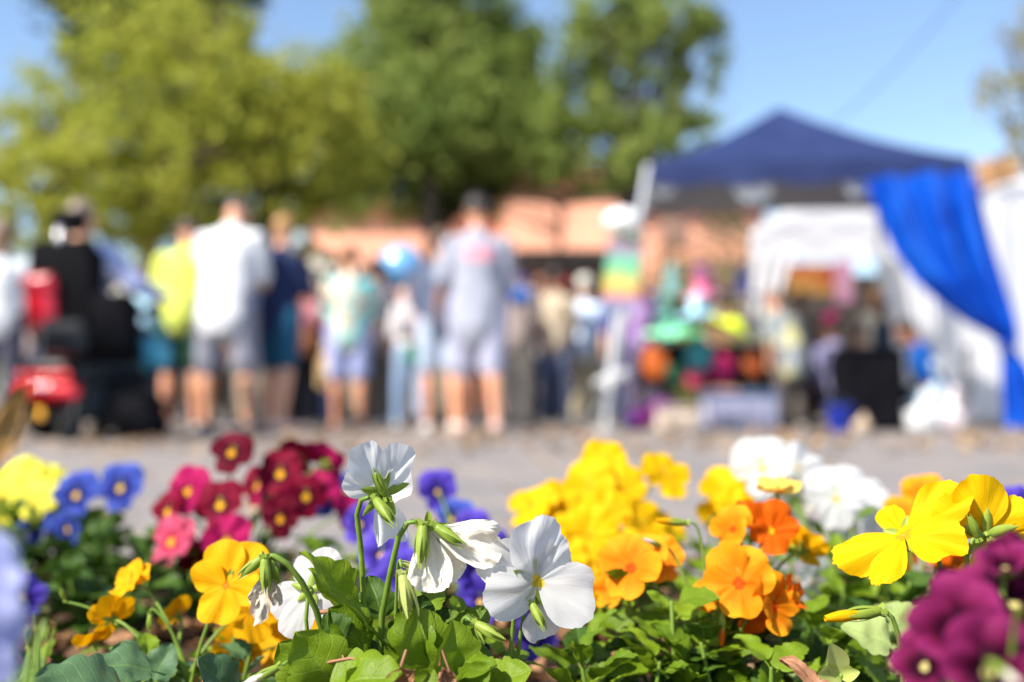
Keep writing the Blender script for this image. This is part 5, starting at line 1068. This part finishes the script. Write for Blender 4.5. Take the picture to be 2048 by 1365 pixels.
# white gazebo behind with gathered leg drapes
gz = empty('gazebo_tent', Vector((P(1680, 838, 12).x, 12.2, 0)), 'white gazebo with arched roof and draped legs seen under the navy canopy', 'gazebo'); TG = rel(gz); Dg = 11.2
ga = P(1500, 482, Dg); gb_ = P(1860, 462, Dg); zt = P(1680, 408, Dg).z
mb = MB(); W_ = gb_.x-ga.x
def gr_(u, v):
    x = ga.x + W_*u; z = ga.z + (zt-ga.z)*math.sin(PI*min(1, max(0, u)))**.95 ; return Vector((x + .70*v, Dg + 2.6*v, z + .30*math.sin(PI*v)))
mb.grid(gr_, 30, 12); zb = P(1650, 520, Dg).z
mb.grid(lambda u, v: Vector((ga.x+W_*u, Dg-.01, (gr_(u, 0).z)*(1-v) + (zb + .02*math.sin(u*30))*v)), 30, 6); mb.build('roof', SW.m, gz, TG)
def drape(x0, x1, xf0, xf1, z0_, z1_, y):
    mb = MB()
    def f(u, v):
        a = x0+(x1-x0)*u; b = xf0+(xf1-xf0)*u; k = min(1, v*1.3)**.75; return Vector((a+(b-a)*k, y + .05*math.sin(u*17)*(.4+.6*v), z0_+(z1_-z0_)*v))
    mb.grid(f, 24, 20); return mb.build('leg_drape', SW.m, gz, TG)
pL = lambda px: P(px, 500, Dg).x
drape(pL(1500), pL(1590), pL(1494), pL(1535), zb+.1, .75, Dg-.03); drape(pL(1790), pL(1862), pL(1830), pL(1862), zb+.1, .05, Dg-.03)
for x, y in ((ga.x+.03, Dg), (gb_.x-.03, Dg), (ga.x+.73, Dg+2.6), (gb_.x+.67, Dg+2.6)): mb = MB(); mb.tube([(Vector((x, y, 0)), .02), (Vector((x, y, ga.z)), .02)], 8); mb.build('pole', STEEL, gz, TG)
pb2 = []
mb = MB(); bw = P(1500, 600, 13.75); mb.box((P(1690, 600, 13.7).x, 13.9, 1.0), (2.9, .06, 2.0)); mb.build('shade_panel', M('interior_shade_brown', (.16, .13, .10), .9), gz, TG)  # brown panel added to stand for the shade inside the gazebo
# banner and towels hanging in gazebo
def flat(name, label, cat, px0, px1, py0, py1, D, m_, wav=.01, parent=None, group=None):
    a = P(px0, py0, D); b = P(px1, py1, D); mb = MB(); c_ = (a+b)/2; w_, h_ = b.x-a.x, a.z-b.z
    mb.grid(lambda u, v: Vector(((u-.5)*w_, wav*math.sin(u*11), (.5-v)*h_)), 20, 6); mb.grid(lambda u, v: Vector(((.5-u)*w_, .012+wav*math.sin((1-u)*11), (.5-v)*h_)), 20, 6)
    o = mb.build(name, m_); o.location = c_; return tag(o, label, cat, group)
flat('banner', 'red and orange food banner hanging inside the white gazebo', 'banner', 1575, 1668, 528, 590, 12.2, patterned('orange_red_print', [(.3, (.45, .04, .02)), (.45, (.8, .18, .05)), (.55, (.85, .5, .12)), (.7, (.6, .08, .03))], 3.2, .8))
flat('towel', 'pink patterned cloth hanging beside the orange banner', 'cloth', 1668, 1706, 522, 606, 12.1, patterned('pink_print', [(.35, (.85, .30, .45)), (.6, (.9, .55, .65)), (.75, (.8, .2, .35))], 9))
# white marquee at the right edge
mq = empty('marquee_tent', Vector((5.9, 11.0, 0)), 'tall white marquee filling the right edge behind the blue curtain', 'marquee'); TM = rel(mq)
x0 = 5.15; y0 = 10.3; y1 = 13.9; zw = P(2010, 372, y0).z; mb = MB()
mb.grid(lambda u, v: Vector((x0+3.0*u, y0+.05*math.sin(u*25), zw*(1-v) + .03)), 50, 6)
mb.grid(lambda u, v: Vector((x0+.03*math.sin(u*24), y0+(y1-y0)*u, zw - (zw - .05 - (.0 if u < .22 else .20+.16*math.sin(u*14)))*v)), 60, 8); mb.build('wall', SW.m, mq, TM)
tp = Vector((x0+1.5, 11.0, zw+.55)); cc_ = [Vector((x0-.05, y0-.05, zw)), Vector((x0+3.05, y0-.05, zw)), Vector((x0+3.05, y1, zw)), Vector((x0-.05, y1, zw))]; mb = MB()
for i in range(4):
    p, q = cc_[i], cc_[(i+1) % 4]; mb.grid(lambda u, v: p.lerp(q, u).lerp(tp, v), 8, 8)
mb.build('roof', SW.m, mq, TM)
for x_, y_ in ((x0, y0), (x0, y1), (x0+3, y0), (x0+3, y1)): mb = MB(); mb.tube([(Vector((x_+.04, y_+.04, 0)), .025), (Vector((x_+.04, y_+.04, zw)), .025)], 8); mb.build('pole', STEEL, mq, TM)
tree('small tan sunlit palm top above the white marquee at the right', Vector((P(1990, 838, 14).x, 14, 0)), P(1990, 370, 14), .1, [(P(1990, 352, 14), (.28, .28, .22))], 900, .09, leaf_mat('tan_fronds', [(0, (.6, .38, .2)), (1, (.75, .5, .28))]), 77, -.4)

# ---- leaning pole sign in front of canopy leg
sg = empty('pole_sign', P(1212, 862, 7.6) , 'slanted pale pole with a white-topped rainbow printed sign and a white ring', 'sign'); sg.location.z = 0; TS = rel(sg); ps = M('white_painted_pole', (.66, .66, .64), .45)
mb = MB(); mb.tube([(Vector((sg.location.x, 7.6, .02)), .027), (P(1232, 640, 7.6), .024), (P(1252, 430, 7.6), .022)], 10); mb.build('pole', ps, sg, TS)
mb = MB(); mb.lathe([(.15, 0), (.15, .015), (.05, .04), (.03, .06)], (sg.location.x, 7.6, 0), 20)
for k in range(3): a_ = 2.1*k+.5; mb.tube([(Vector((sg.location.x, 7.6, .30)), .010), (Vector((sg.location.x+.2*math.cos(a_), 7.6+.2*math.sin(a_), .01)), .010)], 6)
mb.build('base', M('base_grey', (.3, .3, .3), .5), sg, TS)
rc = P(1224, 757, 7.58); mb = MB(); mb.tube([(rc + Vector((.125*math.cos(2*PI*k/24), .125*math.sin(2*PI*k/24)*.9, .05*math.cos(2*PI*k/24+.5))), .018) for k in range(25)], 8, cap=False); mb.build('ring', WHT, sg, TS)
mb = MB(); mb.ell(P(1246, 443, 7.57), (.145, .12, .10), None, 24, 14); mb.build('sign_top', M('white_plastic', (.82, .82, .80), .5), sg, TS)
RB = NT('rainbow_print'); sp = RB.n('ShaderNodeSeparateXYZ'); RB.l(RB.coord(), sp.inputs[0])
q_ = RB.math('ADD', RB.math('MULTIPLY', sp.outputs[2], 1.3), RB.math('MULTIPLY', RB.noise(5, RB.coord(), 3), .30))
RB.base(RB.ramp(q_, [(.0, (.10, .30, .16)), (.12, (.14, .36, .22)), (.22, (.25, .16, .40)), (.32, (.65, .28, .14)), (.44, (.62, .55, .12)), (.56, (.12, .48, .25)), (.68, (.18, .45, .32)), (.80, (.32, .15, .30)), (.92, (.15, .38, .10)), (1, (.45, .50, .40))]), .6, .4)
a = P(1212, 622, 7.57); tp_ = P(1246, 470, 7.57); mb = MB(); h_ = tp_.z-a.z; sh_ = (1248-1238)/FPX*7.57
mb.grid(lambda u, v: Vector(((u-.5)*.26 + sh_*2.2*v, -.012, h_*v)), 8, 12); mb.grid(lambda u, v: Vector(((.5-u)*.26 + sh_*2.2*v, .0, h_*v)), 8, 12)
mb.build('sign_panel', RB.m, sg, Matrix.Translation(P(1233, 622, 7.57) - sg.location))

# ---- stall table with neon hats
tb = empty('stall_table', Vector((P(1430, 838, 8.6).x, 8.7, 0)), 'stall table under a black cloth pinned with coloured discs', 'table'); DT = 8.4
ta = P(1298, 690, DT); tb_ = P(1560, 690, DT); zt_ = ta.z; Wt = tb_.x-ta.x; mb = MB(); cx_ = (ta.x+tb_.x)/2 - tb.location.x
mb.box((cx_, 0, zt_-.02), (Wt, .62, .03), bev=.008); mb.build('tabletop', M('folding_table_top', (.5, .5, .48), .5), tb)
for qx in (-1, 1):
    for qy in (-1, 1): mb = MB(); mb.tube([(Vector((cx_+qx*Wt*.44, qy*.25, 0)), .014), (Vector((cx_+qx*Wt*.44, qy*.25, zt_-.03)), .014)], 8); mb.build('leg', GRYP, tb)
zc = P(1400, 775, DT).z; mb = MB(); mb.grid(lambda u, v: Vector((cx_-Wt/2-.01+(Wt+.02)*u, -.325-.015*math.sin(u*22)*v, zt_+.004-(zt_-zc)*v)), 50, 6); mb.grid(lambda u, v: Vector((cx_-Wt/2-.01+(Wt+.02)*u, -.325+.65*v, zt_+.004)), 10, 6)
for qx in (0, 1): mb.grid(lambda u, v: Vector((cx_-Wt/2-.012+(Wt+.024)*qx, -.325+.65*u, zt_+.004-(zt_-zc)*v)), 8, 6)
mb.build('table_cloth', BLK, tb)
for px, py, rx, rz, c in [(1322, 722, .11, .15, (.5, .10, .01)), (1412, 705, .12, .15, (.04, .24, .26)), (1462, 735, .10, .12, (.45, .005, .09)), (1405, 757, .09, .09, (.42, .03, .08)), (1528, 722, .09, .12, (.35, .07, .01)), (1365, 745, .08, .09, (.01, .10, .04))]:
    a = P(px, py, 8.03) - tb.location; mb = MB(); mb.lathe([(.02, -.012), (1.0, -.008), (1.02, .0), (.9, .012), (.5, .02), (.02, .024)], (0, 0, 0), 28, Matrix.Rotation(PI/2, 3, 'X')); mb.v = [Vector((v.x*rx, v.y, v.z*rz)) for v in mb.v]
    a.y = -.35; mb.build('disc', M('painted_disc', c, .6), tb, Matrix.Translation(a))
def hatt(label, px, py, D, rx, m_, tilt=0, yaw=0, pile=1.0):
    mb = MB(); mb.lathe([(rx, 0), (rx*1.02, .03), (rx*.9, .02), (rx*.45, .035), (rx*.42, .12*pile), (rx*.3, .17*pile), (.01, .18*pile)], (0, 0, 0), 30); o = mb.build('neon_hat', m_); o.location = P(px, py, D); o.rotation_euler = (.15, tilt, yaw); return tag(o, label, 'hat', 'bright wide-brimmed hats on the stall table')
GR2 = patterned('green_lime_hat', [(.35, (.08, .62, .36)), (.5, (.25, .80, .50)), (.6, (.62, .85, .08)), (.75, (.7, .9, .1))], 3, .6)
h1 = hatt('wide green to lime hat on the left end of the stall table', 1350, 672, 8.35, .25, GR2, 0, 0, .55); hatt('yellow-green tilted hat on the right end of the stall table', 1465, 660, 8.35, .20, cloth((.60, .74, .03)), .5, 0, .55)
hatt('pale sky-blue hat standing between the two lime ones', 1398, 632, 8.55, .17, cloth((.42, .68, .80)), -.15); hatt('crimson and pink heap-like hat topmost on the stall', 1412, 592, 8.7, .19, patterned('crimson_pink', [(.35, (.62, .02, .12)), (.5, (.75, .25, .40)), (.65, (.78, .55, .72)), (.8, (.7, .05, .08))], 6), -.2, 0, 1.7)
hatt('violet-grey hat behind the yellow-green one', 1480, 590, 8.8, .17, cloth((.22, .20, .42)), .2, 0, 1.4); hatt('dull teal hat at the back left of the stall', 1345, 590, 9.0, .16, cloth((.16, .30, .28)), 0, 0, 1.6)
# stock stand behind so that the upper hats rest on something
rk = empty('display_rack', Vector((P(1420, 838, 8.9).x, 9.05, 0)), 'dark stepped display rack behind the stall hats', 'rack')
for z_, y_ in ((P(1400, 640, 8.55).z-.02, -.42), (P(1400, 600, 8.75).z-.02, -.16), (P(1400, 598, 9).z-.03, .1)): mb = MB(); mb.box((0, y_, z_), (.75, .24, .02), bev=.004); mb.build('shelf', BLKP, rk)
for qx in (-.37, .37):
    for qy in (-.5, .2): mb = MB(); mb.box((qx, qy, .55), (.025, .025, 1.1)); mb.build('post', BLKP, rk)
def crate(label, px0, px1, py0, D, m_, lidm=None, name='storage_box', cat='box'):
    a = P(px0, py0, D); b = P(px1, py0, D); t = empty(name, Vector(((a.x+b.x)/2, D, 0)), label, cat); w_ = b.x-a.x; mb = MB(); mb.box((0, 0, a.z*.46), (w_*.94, .36, a.z*.92), bev=.02)
    for k in (-1, 0, 1): mb.box((k*w_*.3, -.184, a.z*.45), (.02, .014, a.z*.8), bev=.003)
    mb.build('tub', m_, t); mb = MB(); mb.box((0, 0, a.z*.96), (w_, .40, a.z*.08), bev=.012); mb.build('lid', lidm or m_, t); return t
crate('long clear grey-mauve tote with a blue lid below the black cloth', 1405, 1550, 785, 7.9, glossy((.28, .28, .38), .35), M('blue_lid', (.01, .12, .32), .5))
crate('beige stone-coloured box on the road under the left end of the stall', 1312, 1392, 812, 7.7, M('beige_board', (.55, .45, .36), .8))
mb = MB(); mb.tube([(Vector((0, 0, .06)), .10, .08), (Vector((.22, .02, .13)), .15, .12), (Vector((.46, 0, .07)), .11, .08)], 12); o = remesh(mb, 'folded_cloth', patterned('navy_magenta', [(.4, (.02, .03, .16)), (.55, (.25, .01, .14)), (.7, (.03, .05, .2))], 5), None, .012, .03, 9); o.location = P(1262, 838, 7.9)*1.0; o.location.z = 0.02; tag(o, 'heap of navy and magenta cloth on the road by the pole sign', 'cloth')
# blue bucket
bk_ = empty('bucket', Vector((P(1680, 838, 7.7).x, 7.7, 0)), 'small royal blue bucket on the ground under the canopy', 'bucket'); mb = MB(); mb.lathe([(.075, 0), (.08, .006), (.1, .19), (.106, .195), (.106, .205), (.094, .205), (.074, .02)], n=28); mb.build('pail', M('blue_plastic', (.005, .03, .36), .4), bk_)
mb = MB(); mb.tube([(Vector((.103*math.cos(PI*k/10), 0, .19+.07*math.sin(PI*k/10))), .003) for k in range(11)], 6); mb.build('handle', CHR, bk_)
# people under the canopy
UG = 'people under the navy canopy'
def seatp(label, px, D, yaw, **k): return person(label, px, D, k.pop('H', 1.68)*.84, yaw, sit=.20, legs=((1.75, 1.65, .1), (1.7, 1.6, .15)), group=UG, shoes=k.pop('shoes', BS), **k)
YP = patterned('grey_with_yellow_print', [(.42, (.20, .22, .23)), (.5, (.24, .26, .27)), (.60, (.62, .56, .22)), (.75, (.2, .22, .23))], 4.5, .4)
person('person in a grey top with pale yellow print bending beside the stall', 1580, 8.3, 1.22, .5, 'tan', '8a5a40', 'short', YP, bot=cloth((.12, .10, .09)), botname='trousers', botlen=1, shoes=GRS, lean=.35, build=1.15, group=UG, toplen=.15, seed=31)
seatp('seated person with a maroon cap and lavender-grey shirt under the canopy', 1668, 8.6, .6, skin='dark', hair='1c1412', top=cloth((.22, .21, .34)), bot=cloth((.04, .04, .06)), botname='trousers', botlen=1, hat=('cap', cloth((.26, .01, .08))), seed=32, H=1.8)
seatp('seated person in a bright white T-shirt under the canopy', 1722, 9.1, -.4, skin='light', hair='8a6a58', top=WHT, bot=BLK, botname='trousers', botlen=1, seed=33, H=1.72)
seatp('dark-haired person in a royal blue shirt sitting sideways by the white side wall', 1872, 8.1, 1.2, skin='brown', hair='120d0b', top=cloth((.01, .08, .32)), bot=BLK, botname='trousers', botlen=1, seed=34, H=1.72, lean=.3, nod=.2)
person('person with ginger hair standing at the back of the white gazebo', 1758, 12.9, 1.7, .3, 'light', 'c88a40', 'short', cloth((.5, .46, .36)), bot=KHAKI, botname='trousers', botlen=1, shoes=BS, vox=.017, group=UG, seed=35)
person('person in a dark top standing under the canopy near the white drape', 1770, 9.8, 1.25, .9, 'brown', '1d1512', 'short', cloth((.05, .06, .08)), bot=BLK, botname='trousers', botlen=1, shoes=BS, vox=.014, group=UG, seed=36)
person('person in an orange-brown top deep in the canopy shade', 1605, 10.0, 1.35, -.5, 'brown', '3c2418', 'short', cloth((.2, .15, .12)), bot=BLK, botname='trousers', botlen=1, shoes=BS, vox=.014, group=UG, seed=37)
def fchair(label, px, D, yaw, m_, hh=.19):
    c = empty('camp_chair', Vector((P(px, 838, D).x, D, 0)), label, 'chair', 'camp chairs under the canopy', yaw); mb = MB(); mb.box((0, 0, hh), (.5, .46, .03), bev=.01); mb.build('seat', m_, c); mb = MB(); mb.box((0, -.24, hh+.26), (.5, .03, .44), bev=.01); mb.build('backrest', m_, c)
    for qx in (-1, 1):
        for qy in (-1, 1): mb = MB(); mb.tube([(Vector((qx*.27, qy*.24, 0)), .012), (Vector((qx*.25, qy*.21, hh)), .012)] + ([(Vector((qx*.25, -.25, hh+.46)), .012)] if qy < 0 else []), 6); mb.build('leg', GRYP, c)
fchair('black camp chair holding the person in the maroon cap', 1668, 8.6, .6, BLK); fchair('black camp chair holding the person in the white T-shirt', 1722, 9.1, -.4, BLK); fchair('dark camp chair holding the person in royal blue', 1872, 8.1, 1.2, cloth((.02, .02, .03)))
# dark cloth-covered table between the seated people and pale bags on the ground
bt = empty('covered_table', Vector((P(1735, 838, 8.0).x, 8.0, 0)), 'low table draped in black cloth among the seated people', 'table'); mb = MB(); mb.box((0, 0, .33), (.50, .4, .62), bev=.03); mb.v = [v + Vector((0, .0, 0)) for v in mb.v]; remesh(mb, 'cloth_drape', BLK, bt, .02, .03, 7); mb = MB(); mb.box((0, 0, .655), (.54, .44, .025), bev=.008); mb.build('tabletop', BLKP, bt)
def sack(label, px, py, D, rx, rz, m_, name='sack', cat='bag'):
    mb = MB(); mb.tube([(Vector((0, 0, rz*.35)), rx, rx*.7), (Vector((0, 0, rz)), rx*1.05, rx*.75), (Vector((.01, 0, rz*1.6)), rx*.55, rx*.4), (Vector((.0, 0, rz*1.95)), rx*.18), (Vector((.02, 0, rz*2.15)), rx*.3)], 14, side=(1, 0, 0)); o = remesh(mb, name, m_, None, .012, .03, 9, int(px)); a = P(px, py, D); o.location = Vector((a.x, D, .01)); return tag(o, label, cat, 'bags standing on the ground under the canopy')
sack('white plastic sack on the ground in front of the royal blue person', 1845, 838, 7.75, .13, .12, cloth((.58, .58, .58))); sack('pale grey-blue plastic sack standing tall behind the white one', 1862, 838, 8.0, .16, .24, cloth((.45, .55, .60))); sack('off-white sack with pink tint leaning right of the white one', 1905, 838, 7.9, .13, .14, cloth((.66, .58, .60)))
sack('small tan paper sack by the blue bucket', 1722, 838, 7.6, .07, .06, cloth((.55, .42, .30)))
# thin sagging cable against the sky
mb = MB(); a, b = P(1560, 330, 16), P(1960, -60, 16); mb.tube([(a.lerp(b, k/12) - Vector((0, 0, .25*math.sin(PI*k/12))) - a, .012) for k in range(13)], 6); o = mb.build('overhead_cable', BLKP); o.location = a; tag(o, 'thin dark cable rising to the right across the sky above the canopy', 'cable')
